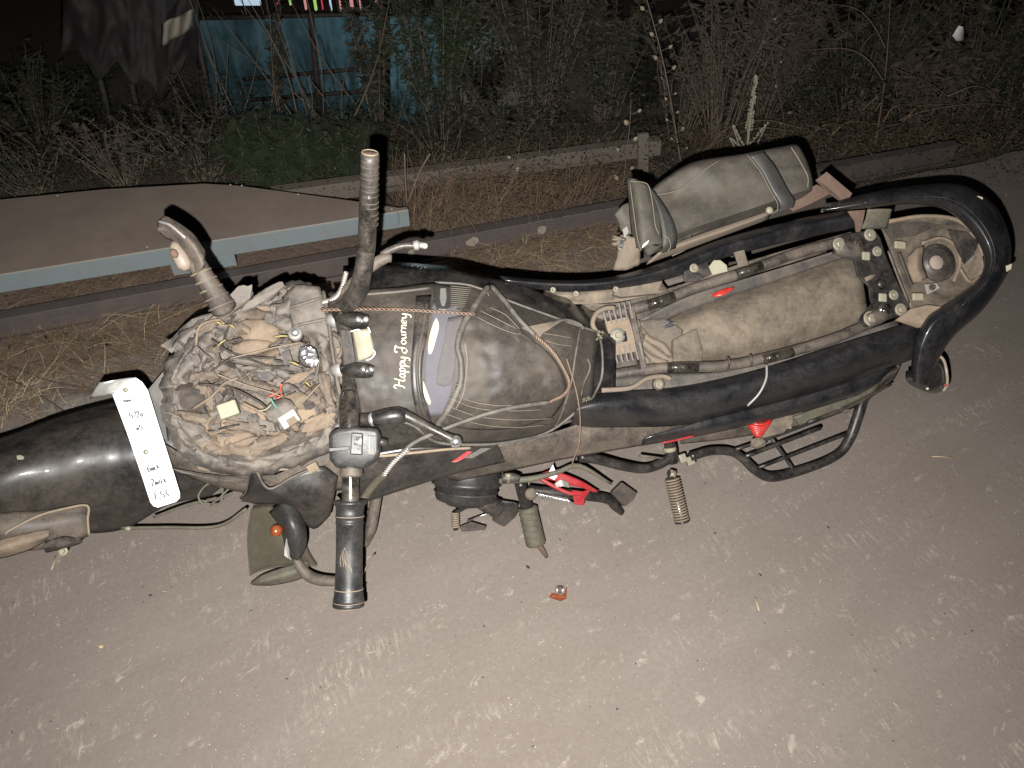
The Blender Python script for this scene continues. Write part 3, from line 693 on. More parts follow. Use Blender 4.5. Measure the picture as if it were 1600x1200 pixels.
for i_, (x, y, H_, sp_, m_) in enumerate(((760, 190, .9, .5, 'leaf_dull'), (1180, 200, .9, .5, 'leaf_dry'), (1330, 190, .8, .5, 'leaf_dull'), (1500, 190, .9, .55, 'leaf_dull'), (30, 190, .6, .6, 'leaf_dull'), (150, 200, .55, .5, 'leaf_green'), (1000, 190, .9, .45, 'leaf_dull'))):
    plant('tall_weed', ['tall dark weed right behind the second sapling', 'tall withered weed behind the pale flower spike', 'tall dark weed left of the tall grass clump', 'tall dark weed right of the white paper scrap', 'dark weed in the far left background', 'fine leaved weed under the left end of the tarpaulin', 'tall dark weed left of the withered bushes'][i_], 'weed', x, y, H_ * 1.15, sp_, 40, 60, .06, .013, m_, 60 + i_, droop=.8)
# teal edge bushes in front of the fence foot
for i, (x, y) in enumerate(((380, 235), (500, 240), (600, 225))):
    plant('low_shrub', ['dark shrub at the left foot of the teal sheet', 'dark shrub at the middle foot of the teal sheet', 'dark shrub at the right foot of the teal sheet'][i], 'shrub', x, y, .2, .3, 16, 26, .05, .014, 'leaf_dull', 40 + i)
# bare stems crossing in front of the teal sheet
rnd = random.Random(31); gv = []
for i in range(46):
    x = rnd.uniform(330, 620); p = GT(x, rnd.uniform(180, 235)); q = p + Vector((rnd.gauss(0, .25), rnd.gauss(0, .1), rnd.uniform(.4, 1.1)))
    gv.append(tubeW([Vector(t) for t in cr([p, (p + q) / 2 + Vector((rnd.gauss(0, .05), 0, 0)), q], 4)], [rnd.uniform(.003, .007) * (1 - k / 11) for k in range(9)], 4))
stuff(build('thicket_stems', join(*gv), 'stem'), 'bare thin stems in front of the teal sheet', 'thicket')
# tall pod stalk
def stalk(name, label, pts, dist0, r, pods, m='stem', pod='pod', seed=0, podsz=.011):
    """pts in pixels; the stalk stands at the distance of its foot, leaning slightly"""
    rnd = random.Random(seed); b = GT(*pts[0]) if dist0 is None else F(pts[0][0], pts[0][1], dist0)
    t = thing(name, label, 'plant', b); s_ = cr(pts, 8); path = [F(x, y, b.y + .02 * k / len(s_)) for k, (x, y) in enumerate(s_)]
    build('stem', tubeW(path, [r * (1 - .6 * k / len(path)) for k in range(len(path))], 6), m, t)
    for k in range(pods):
        i = int((k + .7) / (pods + .7) * (len(path) - 2)); p = path[i]; a = 1 if k % 2 else -1
        tip = p + Vector((a * rnd.uniform(.014, .036), rnd.uniform(-.02, .02), rnd.uniform(.006, .022))); build('pod_stalk', tubeW([p, tip], .0013, 4), m, t)
        sz = podsz * rnd.uniform(.6, 1.1); ax = (tip - p).normalized() + Z * .5
        build('seed_pod', disc_stack(tip, ax, [(-sz * .3, sz * .15), (0, sz * .62), (sz * .5, sz * .72), (sz * 1.1, sz * .45), (sz * 1.5, .0006)], 7), pod, t)
    return t
stalk('pod_stalk_plant', 'tall pale dry stalk with seed pods rising behind the side bag', [(1065, 262), (1055, 200), (1045, 140), (1030, 70), (1008, -10)], None, .0048, 15, seed=2, podsz=.013)
stalk('pod_stalk_plant', 'thin dry stalk with few pods right of the mullein', [(1228, 215), (1222, 170), (1210, 110), (1200, 50), (1190, -10)], None, .0028, 6, seed=3, podsz=.014)
stalk('pod_stalk_plant', 'small dry stalk with a flower head in front of the beam', [(795, 312), (800, 280), (808, 250), (814, 216)], None, .0022, 3, seed=4, podsz=.014)
stalk('pod_stalk_plant', 'thin stalk with pods beside the upright post', [(972, 300), (978, 250), (984, 195), (986, 155)], None, .0024, 6, seed=5, podsz=.016)
# mullein-like pale spike
b = GT(1165, 262); mu = thing('pale_spike_plant', 'pale knobbly flower spike above the side bag', 'plant', b)
rnd = random.Random(8)
def knobs(a, c, r0, r1, n, sz):
    g = []
    for k in range(n):
        t = k / n; p = a.lerp(c, t); an = rnd.uniform(0, 6.28); r = r0 + (r1 - r0) * t; p = p + Vector((math.cos(an) * r, math.sin(an) * r, 0)); s__ = sz * rnd.uniform(.7, 1.2)
        g.append(disc_stack(p, Vector((math.cos(an), math.sin(an), .8)), [(-s__ * .5, s__ * .3), (0, s__ * .6), (s__ * .5, s__ * .3)], 5))
    return join(*g)
tp = F(1182, 118, b.y); build('spike', join(knobs(F(1170, 205, b.y), tp, .016, .004, 90, .012), tubeW([b, F(1170, 205, b.y), tp], [.006, .008, .003], 6)), 'mullein', mu)
for (x, y) in ((1145, 195), (1200, 190), (1140, 215), (1205, 220)):
    build('side_spike', join(knobs(F(1165, 235, b.y), F(x, y, b.y), .006, .004, 26, .010), tubeW([b, F(x, y, b.y)], .003, 5)), 'mullein', mu)
# arching dry grass blades at the right
def arc(t, pts, w, m='straw'):
    s_ = cr(pts, 6); path = [F(x, y, yy) for x, y, yy in s_]; v, f = [], []
    n_ = Vector((0, -.5, .85))
    g = ribbon(path, lambda tt, u: w * (1 - .8 * u) + .0004, n_); return build('blade', g, m, t)
b = GT(1385, 250); by = b.y
gt = thing('grass_clump', 'tall dry grass clump with arching blades at the right behind the rail', 'grass', b)
for pts, w in (([(1368, 225), (1382, 130), (1388, 60), (1392, -20)], .0042), ([(1384, 75), (1365, 40), (1340, 15), (1300, 6)], .0035), ([(1380, 125), (1355, 92), (1320, 76), (1264, 78)], .004), ([(1394, 105), (1460, 135), (1520, 185), (1565, 220)], .003), ([(1400, 190), (1450, 172), (1530, 162), (1600, 168)], .0035), ([(1480, 150), (1530, 135), (1580, 165), (1600, 190)], .003),
               ([(1372, 150), (1350, 170), (1338, 192)], .0035), ([(1376, 160), (1364, 180), (1356, 198)], .003), ([(1300, 210), (1330, 190), (1400, 195), (1440, 165), (1510, 168), (1560, 200), (1582, 235)], .0028), ([(1545, 175), (1550, 205), (1530, 240)], .004), ([(1260, 195), (1300, 205), (1340, 225)], .003), ([(1380, 190), (1400, 165), (1440, 165)], .003), ([(1480, 222), (1540, 224), (1575, 228)], .003), ([(1375, 50), (1362, 55), (1342, 80)], .002)):
    arc(gt, [(x, y, by + .03 * i) for i, (x, y) in enumerate(pts)], w * 1.0, 'straw')
b = GT(1210, 240); gt = thing('grass_clump', 'dry grass blades spreading flat behind the side bag', 'grass', b)
for pts in ([(1250, 200), (1200, 188), (1150, 195), (1110, 215)], [(1240, 205), (1190, 200), (1140, 212), (1100, 235)], [(1260, 215), (1290, 195), (1320, 198), (1340, 225)], [(1170, 250), (1130, 210), (1100, 240)], [(1260, 230), (1200, 210), (1160, 225)]):
    arc(gt, [(x, y, b.y - .02 * i) for i, (x, y) in enumerate(pts)], .0035, 'straw')
# dry curly vines between the rails
b = GT(680, 350); vt = thing('dry_vine', 'tangle of curled dry vines beside the end of the metal panel', 'vine', b)
rnd = random.Random(12)
for k in range(26):
    x, y = rnd.uniform(640, 800), rnd.uniform(290, 350); pts = [(x, y)]
    a = rnd.uniform(0, 6.28)
    for q in range(6): a += rnd.uniform(-.9, .9); pts.append((pts[-1][0] + 18 * math.cos(a), pts[-1][1] + 10 * math.sin(a)))
    path = [G(x_, y_, .02 + .05 * rnd.random()) for x_, y_ in cr(pts, 3)]
    sm = [path[0]] + [(path[i - 1] + path[i] * 2 + path[i + 1]) / 4 for i in range(1, len(path) - 1)] + [path[-1]]
    build('tendril', tubeW(sm, rnd.uniform(.0012, .0026), 5), 'straw' if k % 2 else 'leaf_dry', vt)
for pts in ([(638, 345), (634, 290), (632, 240)], [(636, 320), (655, 270), (672, 240)]):
    build('tendril', tubeW([F(x, y, b.y) for x, y in cr(pts, 4)], .003, 5), 'stem', vt)
# long red-brown stalks lying on the left verge
for k, pts in enumerate(([(-40, 545), (60, 590), (160, 610), (240, 612)], [(-40, 565), (50, 610), (120, 655)], [(165, 538), (220, 555), (290, 560)], [(15, 540), (8, 590), (18, 650)], [(40, 545), (42, 590), (58, 650)], [(70, 525), (110, 570), (200, 590)], [(100, 520), (130, 550), (190, 575)])):
    p = [G(x, y, .025 + .01 * (i % 2)) for i, (x, y) in enumerate(cr(pts, 4))]
    o = build('dry_stalk', tubeW(p, [.0032 * (1 - .5 * i / len(p)) for i in range(len(p))], 5), 'straw' if k > 1 else 'leaf_dry')
    tag(o, ['long reddish stalk lying across the verge below the dark rail', 'brown stalk sloping down to the fender at the left edge', 'pale stalk pointing from the green weed to the headlight wreck', 'upright looking pale stalk nearest the left edge', 'second pale stalk from the left edge, bent', 'thin stalk crossing under the dark rail at the left', 'short thin stalk just left of the green weed'][k], 'stalk', 'dry stalks on the left verge')
# polythene scrap, white scrap
rnd = random.Random(4)
rows = [[G(62 + 34 * i + rnd.uniform(-4, 4), 608 + 13 * j + rnd.uniform(-4, 4), .01 + rnd.random() * .022) for i in range(5)] for j in range(4)]
tag(build('plastic_wrapper', grid(rows), 'polythene', solid=.0006), 'crumpled clear plastic wrapper on the verge above the front fender', 'wrapper')
by = 4.2; rows = [[F(1488 + 9 * i - 2 * j, 62 - 10 * i * (j == 0) + 11 * j - 6 * (i == 1), by + .01 * ((i + j) % 2)) for i in range(3)] for j in range(2)]
tag(build('paper_scrap', grid([[F(1498, 40, by), F(1505, 42, by - .01)], [F(1488, 56, by), F(1506, 52, by + .01)], [F(1495, 64, by), F(1505, 63, by)]]), 'white_plate', solid=.001), 'white paper scrap caught in the bush at the upper right', 'paper')

# ================================================================== MOTORCYCLE
mc = thing('motorcycle', 'wrecked dusty black motorcycle lying over without its seat and headlight', 'motorcycle', Vector((V(800, 560, -.6).x, V(800, 560, -.6).y, 0)))
def P_(name, geo, m, parent=None, **kw): return build(name, geo, m, parent or mc, **kw)
# --- wheels and engine (mostly under the body)
def wheel(c, rr, name='wheel'):
    ax = br; e1_ = bf; e2_ = bu; w = P_(name, tubeW([c - ax * .07, c + ax * .07], .035, 14), 'engine')
    N = 40; path = [c + (e1_ * math.cos(6.2832 * i / N) + e2_ * math.sin(6.2832 * i / N)) * (rr - .042) for i in range(N + 1)]
    P_('tyre', tubeW(path, .042, 12, False), 'tyre', w)
    path = [c + (e1_ * math.cos(6.2832 * i / N) + e2_ * math.sin(6.2832 * i / N)) * (rr - .085) for i in range(N + 1)]
    P_('rim', tubeW(path, .013, 8, False), 'frame_black', w)
    for k in range(5):
        a = 6.2832 * k / 5; d3 = e1_ * math.cos(a) + e2_ * math.sin(a); P_('spoke', tubeW([c + d3 * .03, c + d3 * (rr - .08)], [.016, .010], 8), 'frame_black', w)
Cr = B0 - bf * 0.80 - bu * 0.60 + br * .03; wheel(Cr, .28)
wheel(V(110, 735, -.30) - bu * .27, .27)
P_('engine_block', box(B0 - bu * .42 - bf * .10, (.34, .20, .24)), 'engine', smooth=False, bevel=.03)
P_('cylinder_head', box(B0 - bu * .40 + bf * .14, (.13, .15, .18)), 'engine', smooth=False, bevel=.015)
P_('frame_tube', tubeW([B0 - bu * .16 + bf * .25, B0 - bu * .15 - bf * .3], .02, 10), 'frame_black')
P_('frame_tube', tubeW([B0 - bu * .16 + bf * .28, B0 - bu * .5 + bf * .24, B0 - bu * .56 - bf * .1], .016, 10), 'frame_black')
for s_ in (-1, 1): P_('fork_leg', tubeW([B0 + bf * .24 - bu * .04 + br * .09 * s_, V(110, 735, -.30) - bu * .27 + br * .085 * s_], .019, 12), 'frame_black')
for s_ in (-1, 1): P_('swing_arm', tubeW([B0 - bf * .32 - bu * .52 + br * (.07 * s_), Cr + br * (.09 * s_ - 0.0)], .017, 10), 'frame_black')

# --- front fender and neighbours
FO = lambda x: lerp_tab([(-130, .12), (0, .085), (95, .045), (190, .0), (280, -.03), (350, -.05)], x)
def VF(x, y, h): return V(x, y, h + FO(x))
P_('front_fender', surf([
    [(-130, 712, -.43), (0, 683, -.42), (90, 650, -.42), (180, 626, -.40), (260, 608, -.39), (330, 600, -.38)],
    [(-130, 740, -.345), (0, 706, -.335), (90, 680, -.33), (185, 658, -.32), (270, 642, -.315), (340, 636, -.31)],
    [(-130, 790, -.31), (0, 752, -.305), (95, 730, -.30), (190, 712, -.295), (280, 702, -.29), (350, 695, -.29)],
    [(-130, 840, -.345), (0, 806, -.34), (95, 788, -.335), (195, 770, -.33), (285, 760, -.33), (355, 748, -.33)],
    [(-130, 880, -.44), (0, 850, -.43), (95, 836, -.42), (190, 828, -.41), (262, 790, -.40), (330, 775, -.40)]], 7, 7, .003, 60, VF), 'fender_black', solid=.003)
P_('fender_bracket', surf([[(-60, 806, -.31), (10, 801, -.30), (70, 797, -.30), (137, 789, -.30)], [(-60, 835, -.30), (10, 830, -.29), (70, 822, -.285), (139, 812, -.29)], [(-60, 868, -.33), (10, 862, -.32), (72, 858, -.31), (139, 838, -.31)]], 5, 5, .004, 25, VF), 'dusty_black', solid=.004)
P_('fork_cover', surf([[(-60, 850, -.29), (0, 842, -.285), (45, 832, -.28), (78, 826, -.28)], [(-60, 866, -.28), (0, 858, -.27), (40, 848, -.27), (75, 838, -.275)], [(-60, 880, -.31), (0, 873, -.30), (40, 862, -.30), (72, 846, -.30)]], 5, 5, .006, 18, VF), 'mud_tan', solid=.004)
P_('bracket_rim', tube([(8, 835, -.275), (16, 828, -.27), (60, 806, -.27), (100, 795, -.27), (136, 790, -.28), (137, 812, -.28), (139, 836, -.29)], .0028, 6, conv=VF), 'rubber_tan')
P_('mud_clump', surf([[(70, 846, -.28), (100, 838, -.27), (125, 842, -.28)], [(68, 856, -.275), (98, 852, -.26), (130, 846, -.28)], [(72, 864, -.3), (98, 858, -.29), (120, 852, -.3)]], 5, 5, .012, 9, VF), 'mud_dark', solid=.003)
bolt(99, 861, -.245, 7, mc, 'cream_dull'); 
P_('leaf_scrap', prism([(26, 712, -.222), (32, 711, -.22), (38, 714, -.22), (36, 718, -.222), (27, 718, -.222)], .001), 'cream_dull', smooth=False)
# --- number plate
PH = lambda x, y: -.165 + .0003 * (700 - y)
def PV(x, y, h=0): return V(x, y, PH(x, y) + h)
oc = [(176, 617), (181, 607), (196, 596), (212, 590), (222, 597), (231, 610), (248, 665), (268, 728), (281, 770), (281, 778), (275, 784), (247, 793), (240, 791), (235, 785), (222, 745), (198, 675)]
npl = thing('x', 'x', 'x', (0, 0, 0)); COL.objects.unlink(npl); bpy.data.objects.remove(npl)
plate = P_('number_plate', prism([(x, y, 0) for x, y in oc], .0015, PV), 'white_plate', smooth=False, label='white number plate with rows of faded handwriting and one bent corner')
P_('bent_corner', surf([[(140, 623, -.128), (160, 620, -.125), (180, 616, -.143)], [(148, 609, -.103), (168, 606, -.103), (192, 601, -.137)], [(155, 598, -.093), (182, 594, -.098), (211, 590, -.132)]], 3, 3), 'plate_back', plate, solid=.0015)
nrm = bu
def plate_pos(x0, y0, dx=(.985, -.17), upd=(-.26, -.96)):
    return lambda u, v: (PV(x0 + u * dx[0] + v * upd[0], y0 + u * dx[1] + v * upd[1], .0014), nrm)
txt = [('5720', 203, 655, 11), ('m5', 214, 673, 9), ('6mx', 231, 738, 13), ('2m4x', 237, 760, 12), ('E,53', 243, 781, 13), ('xmm', 193, 630, 8)]
P_('handwriting', join(*[write(t, plate_pos(x, y), s_, .0007, .0015, R(20)) for t, x, y, s_ in txt]), 'ink', plate, smooth=False)
gv = []
for (x0, y0), (x1, y1) in (((222, 602), (275, 772)), ((188, 640), (238, 782)), ((244, 788), (272, 780))):
    n = max(4, int(math.hypot(x1 - x0, y1 - y0) / 9))
    for k in range(n):
        if (k * 7) % 5 == 0: continue
        a, b = (k + .15) / n, (k + .8) / n; q0, q1 = PV(x0 + (x1 - x0) * a, y0 + (y1 - y0) * a, .0012), PV(x0 + (x1 - x0) * b, y0 + (y1 - y0) * b, .0012)
        gv.append(ribbon([q0, q1], lambda t, u: .0008, nrm))
P_('border_dashes', join(*gv), 'ink', plate, smooth=False)
for x, y in ((196, 609), (228, 706)):
    P_('screw', disc_stack(PV(x, y, 0), bu, [(0, .0055), (.002, .005), (.0035, .002)], 12), 'zinc', plate)

# --- torn headlight cowl
cow = thing('x2', 'x', 'x', (0, 0, 0)); bpy.data.objects.remove(cow)
outl = [(254, 610), (255, 650), (266, 688), (292, 718), (345, 738), (410, 742), (470, 725), (525, 695), (537, 655), (530, 600), (521, 545), (508, 478), (492, 450), (462, 440), (425, 452), (385, 468), (345, 482), (308, 505), (278, 540), (256, 575)]
cx_, cy_ = 385, 595
def cowl_surface():
    ring = cr(outl + [outl[0]], 9)[:-1]; rows = []
    prof = cr([(1.0, -.19), (1.012, -.14), (.985, -.108), (.93, -.088), (.86, -.082), (.79, -.10), (.66, -.12), (.48, -.125), (.3, -.125), (.15, -.12), (.02, -.12)], 5)
    for k, (s_, h) in enumerate(prof):
        r = []; w = max(0, min(1, (k - 15) / 8))
        for (x, y) in ring + [ring[0]]:
            X, Y = cx_ + (x - cx_) * s_, cy_ + (y - cy_) * s_
            wx, wy = X + 14 * noise.noise(Vector((X / 30, Y / 30, 11))), Y + 14 * noise.noise(Vector((X / 30, Y / 30, 17)))
            big = noise.noise(Vector((wx / 34, wy / 20, 1))); rid = 1 - 2.2 * abs(noise.noise(Vector((wx / 19, wy / 13, 5)))); fine = noise.noise(Vector((wx / 7, wy / 5, 9))); gr_ = noise.noise(Vector((X / 3, Y / 3, 2)))
            jg = .012 * noise.noise(Vector((X / 11, Y / 11, 21))) * (1 - w)
            q = .020 * big * w + .010 * rid * w + .007 * fine * (w + .35) + .002 * gr_ + jg
            r.append(V(X + ((9 * noise.noise(Vector((X / 18, Y / 18, 8))) + 5 * noise.noise(Vector((X / 6, Y / 6, 3)))) if k < 20 else 0), Y + (5 * noise.noise(Vector((X / 9, Y / 9, 31))) if k < 20 else 0), h + q))
        rows.append(r)
    return grid(rows)
cowl = P_('headlight_cowl', cowl_surface(), 'mud_grey', solid=.003, label='smashed headlight cowl full of mud and torn plastic')
rnd = random.Random(77)
def in_cowl():
    while True:
        a = rnd.uniform(0, 6.283); i = rnd.random() ** .6; k = rnd.randrange(len(outl)); x, y = outl[k]; s_ = i * .88
        return cx_ + (x - cx_) * s_ + rnd.uniform(-12, 12), cy_ + (y - cy_) * s_ + rnd.uniform(-10, 10)
def shard(x, y, h, sz, m, par, asp=1.8, th=.002, tilt=.5):
    a0 = rnd.uniform(0, 3.14); n = rnd.randint(4, 7); tx, ty = rnd.uniform(-tilt, tilt), rnd.uniform(-tilt, tilt); k = .0012
    pts = []
    for i in range(n):
        a = 6.283 * (i + rnd.uniform(-.3, .3)) / n; rx, ry = sz * rnd.uniform(.5, 1) * asp, sz * rnd.uniform(.5, 1)
        ux, uy = rx * math.cos(a), ry * math.sin(a); dx, dy = ux * math.cos(a0) - uy * math.sin(a0), ux * math.sin(a0) + uy * math.cos(a0)
        pts.append((x + dx, y + dy, h + (dx * tx + dy * ty) * k + (.004 if i % 2 else 0)))
    # a bent shard: fan round a raised middle
    top = [V(*p) for p in pts]; cen = V(x, y, h + rnd.uniform(-.006, .010)); bot = [p - bu * th for p in top]; n_ = len(top)
    v = top + bot + [cen, cen - bu * th]; f = []
    for i in range(n_): j = (i + 1) % n_; f += [(i, j, 2 * n_), (j + n_, i + n_, 2 * n_ + 1), (i, i + n_, j + n_, j)]
    return build('plastic_shard', (v, f), m, par, smooth=False)
def strip(x, y, h, L_, w, m, par):
    """bent torn strip of plastic, ragged along its edges"""
    a0 = rnd.gauss(.35, .9); n = 6; c, s__ = math.cos(a0), math.sin(a0); b1, b2 = rnd.uniform(-.012, .014), rnd.uniform(-.5, .5); rows = [[], [], []]
    for i in range(n + 1):
        t = i / n - .5; ww = w * (1 - 1.6 * abs(t) ** 2.2) * rnd.uniform(.7, 1.25); bend = b2 * t * t * L_
        for k, q in enumerate((-1, 0, 1)):
            dx, dy = t * L_, q * ww + bend; rows[k].append((x + dx * c - dy * s__, y + dx * s__ + dy * c, h + b1 * math.cos(t * 5) + (.004 if q == 0 else rnd.uniform(-.003, .002)) + t * .012))
    return build('plastic_shard', surf(rows, 1, 2), m, par, solid=.0016)
def plate(x, y, h, w, l, rot, m, par, curve=0.0, tilt=(0, 0)):
    """larger torn plate, ragged outline, slightly bent"""
    c, s__ = math.cos(R(rot)), math.sin(R(rot)); n = 7; rows = []
    sd_ = rnd.uniform(0, 99)
    for j in range(n):
        r = []
        for i in range(n):
            u, v = i / (n - 1) - .5, j / (n - 1) - .5; e = max(abs(u), abs(v)) * 2; q = math.hypot(u, v)
            k_ = 1 - .22 * (q * 1.4) ** 2 + (.5 * noise.noise(Vector((u * 5 + sd_, v * 5, 1))) if e > .9 else 0)
            dx, dy = u * l * k_, v * w * k_
            r.append((x + dx * c - dy * s__, y + dx * s__ + dy * c, h - curve * (2 * v) ** 2 + tilt[0] * u + tilt[1] * v + .006 * noise.noise(Vector((u * 4 + sd_, v * 4, 7)))))
        rows.append(r)
    return build('torn_panel', surf(rows, 2, 2), m, par, solid=.0022)
for (x, y, h, w, l, rot, m_, cv, tl) in ((288, 565, -.085, 46, 62, -50, 'mud_grey', .012, (0, .01)), (284, 618, -.10, 30, 50, 80, 'mud_mix', .01, (0, 0)), (300, 675, -.085, 36, 66, 38, 'mud_grey', .012, (0, 0)), (372, 705, -.09, 30, 90, 4, 'mud_mix', .014, (0, 0)), (335, 545, -.10, 26, 56, -28, 'mud_mix', .008, (.02, 0)), (420, 568, -.085, 20, 120, 8, 'mud_grey', .012, (.01, 0)), (395, 602, -.095, 26, 90, 18, 'mud_mix', .008, (-.01, .01)), (362, 580, -.10, 22, 70, 30, 'mud_grey', .006, (.01, .02)), (478, 625, -.08, 34, 64, -30, 'mud_mix', .008, (0, .01)), (500, 660, -.075, 28, 60, -24, 'mud_tan', .006, (0, 0)), (425, 690, -.09, 26, 70, -14, 'mud_mix', .01, (0, 0)), (330, 630, -.10, 34, 46, 50, 'mud_mix', .004, (.02, 0)), (470, 590, -.09, 22, 50, -10, 'mud_tan', .006, (0, 0)), (360, 520, -.085, 22, 50, -30, 'mud_grey', .008, (0, 0)), (330, 505, -.075, 18, 60, -34, 'mud_mix', .008, (0, 0)), (405, 640, -.10, 24, 60, 30, 'mud_tan', .006, (0, .02)), (442, 505, -.07, 30, 34, 10, 'mud_grey', .008, (0, 0)), (385, 668, -.095, 22, 70, 8, 'mud_mix', .008, (0, 0)), (318, 590, -.10, 26, 50, -10, 'mud_mix', .004, (0, -.02)), (510, 610, -.07, 22, 60, 78, 'mud_mix', .006, (0, 0)), (455, 478, -.055, 26, 60, -20, 'mud_grey', .008, (0, 0)), (300, 520, -.09, 24, 70, -40, 'mud_grey', .01, (0, 0)), (292, 650, -.10, 26, 34, 60, 'mud_mix', .006, (0, 0))):
    plate(x, y, h, w, l, rot + rnd.uniform(-6, 6), m_, cowl, cv, tl)
for k in range(30):
    x, y = in_cowl(); plate(x, y, rnd.uniform(-.10, -.075), rnd.uniform(14, 30), rnd.uniform(26, 58), rnd.gauss(-10, 45), rnd.choice(['mud_mix', 'mud_mix', 'mud_grey', 'mud_grey', 'dusty_black', 'mud_tan']), cowl, rnd.uniform(-.002, .010), (rnd.uniform(-.02, .02), rnd.uniform(-.03, .03)))
for k in range(70):
    x, y = in_cowl(); shard(x, y, rnd.uniform(-.115, -.07), rnd.uniform(4, 12), rnd.choice(['mud_mix', 'mud_grey', 'mud_grey', 'mud_dark', 'mud_mix']), cowl, rnd.uniform(1, 2.6), tilt=.3)
for k in range(12):
    x, y = in_cowl(); strip(x, y, rnd.uniform(-.125, -.075), rnd.uniform(24, 80), rnd.uniform(5, 14), rnd.choice(['mud_tan', 'mud_grey', 'mud_grey', 'mud_grey', 'mud_mix', 'mud_mix', 'mud_mix', 'dusty_black']), cowl)
def lump(x, y, h, rx, ry, rz, m, par, name='mud_clump', seed=0, rot=0):
    bm = bmesh.new(); bmesh.ops.create_icosphere(bm, subdivisions=3, radius=1); c = V(x, y, h); ax, ay, az = px(rx, c), px(ry, c), rz; v = []
    X, Y = Matrix.Rotation(R(rot), 3, bu) @ -bf, Matrix.Rotation(R(rot), 3, bu) @ br
    for q in bm.verts:
        s_ = 1 + .28 * noise.noise(q.co * 1.7 + Vector((seed, 0, 0))) + .12 * noise.noise(q.co * 5 + Vector((seed, 2, 0))); v.append(c + (X * q.co.x * ax + Y * q.co.y * ay + bu * q.co.z * az) * s_)
    f = [tuple(t.index for t in q.verts) for q in bm.faces]; bm.free(); return build(name, (v, f), m, par)
lump(405, 520, -.09, 36, 22, .022, 'mud_tan', cowl, 'brown_reflector', 3, -8)
lump(392, 543, -.075, 28, 13, .012, 'mud_tan', cowl, 'mud_clump', 4)
lump(330, 660, -.12, 40, 30, .02, 'mud_tan', cowl, 'mud_clump', 5); lump(470, 640, -.10, 36, 32, .02, 'mud_tan', cowl, 'mud_clump', 6)
lump(292, 625, -.10, 30, 26, .018, 'mud_dark', cowl, 'mud_clump', 7); lump(360, 690, -.11, 45, 16, .018, 'mud_tan', cowl, 'mud_clump', 8); lump(430, 600, -.13, 60, 18, .02, 'mud_grey', cowl, 'mud_clump', 9)
# large recognisable pieces
P_('inner_panel', surf([[(440, 465, -.07), (462, 446, -.055), (500, 448, -.06)], [(452, 495, -.06), (475, 488, -.045), (510, 490, -.055)], [(462, 528, -.065), (490, 520, -.05), (520, 530, -.06)]], 5, 5, .006, 18), 'mud_grey', cowl, solid=.003)
for q in ([(455, 480, -.047), (500, 466, -.045)], [(465, 508, -.045), (512, 498, -.042)]): P_('panel_rib', tube(q, .003, 6, 4), 'mud_grey', cowl)
for k, o_ in enumerate(([(332, 492, -.06), (372, 447, -.045), (394, 444, -.045), (396, 458, -.05), (376, 478, -.055), (350, 500, -.06)], [(376, 486, -.05), (388, 470, -.045), (404, 458, -.04), (436, 440, -.035), (448, 446, -.04), (420, 470, -.045), (396, 480, -.05)], [(250, 540, -.11), (300, 498, -.10), (345, 484, -.09), (350, 496, -.09), (300, 520, -.10), (268, 552, -.11)], [(262, 730, -.17), (330, 742, -.16), (430, 742, -.15), (520, 704, -.14), (522, 722, -.15), (440, 756, -.16), (330, 752, -.17)], [(296, 712, -.13), (360, 726, -.12), (440, 716, -.11), (470, 690, -.11), (450, 735, -.12), (380, 744, -.13), (310, 734, -.14)], [(425, 716, -.09), (440, 700, -.085), (476, 690, -.08), (500, 682, -.08), (480, 706, -.085), (455, 715, -.09)])):
    P_('torn_panel', prism(jag(o_, 3, 2.2, k), .004), ['mud_grey', 'mud_grey', 'mud_grey', 'dusty_black', 'mud_tan', 'mud_grey'][k], cowl, smooth=False, bevel=.001)
# shade of deep gaps between the pieces, put in as flat black patches
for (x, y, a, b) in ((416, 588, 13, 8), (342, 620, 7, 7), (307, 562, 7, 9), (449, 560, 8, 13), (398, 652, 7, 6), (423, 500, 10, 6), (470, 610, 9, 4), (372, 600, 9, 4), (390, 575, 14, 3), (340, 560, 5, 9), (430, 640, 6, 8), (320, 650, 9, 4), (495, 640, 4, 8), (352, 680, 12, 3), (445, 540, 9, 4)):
    P_('gap_shade', prism([(x - a, y - b * .6, -.066), (x + a * .3, y - b, -.064), (x + a, y + b * .2, -.064), (x + a * .2, y + b, -.066), (x - a * .7, y + b * .7, -.066)], .006), 'post_dark', cowl, smooth=False)
bulb = P_('bulb_holder', disc_stack(V(461, 521, -.05), bu + br * .2, [(-.02, .014), (0, .0135), (.003, .012)], 16), 'silver_paint', cowl)
P_('bulb', disc_stack(V(461, 520, -.045), bu, [(0, .008), (.004, .008), (.007, .003)], 12), 'chrome', bulb)
sock = P_('lamp_socket', disc_stack(V(480, 558, -.05), bu, [(-.02, .019), (0, .018), (.004, .015)], 14), 'mud_dark', cowl)
P_('reflector_scrap', surf([[(468, 544, -.04), (482, 540, -.03), (494, 546, -.035)], [(466, 558, -.035), (480, 556, -.025), (498, 560, -.035)], [(474, 568, -.04), (486, 574, -.035), (494, 572, -.04)]], 5, 5, .012, 5), 'chrome', sock, solid=.001)
def connector(x, y, h, w, d_, m, rot, par, name='connector'):
    c = V(x, y, h); o = build(name, box(c, (px(w, c), px(d_, c), .016), rot=rot), m, par, smooth=False, bevel=.0025)
    return o
c1 = connector(357, 640, -.055, 30, 24, 'cream_dull', 12, cowl); connector(452, 655, -.05, 30, 22, 'silver_paint', 25, cowl); lump(440, 642, -.06, 24, 18, .012, 'mud_grey', cowl, 'mud_clump', 31)
P_('connector_cap', box(V(456, 658, -.038), (.018, .014, .004), rot=25), 'mud_tan', cowl, smooth=False, bevel=.001)
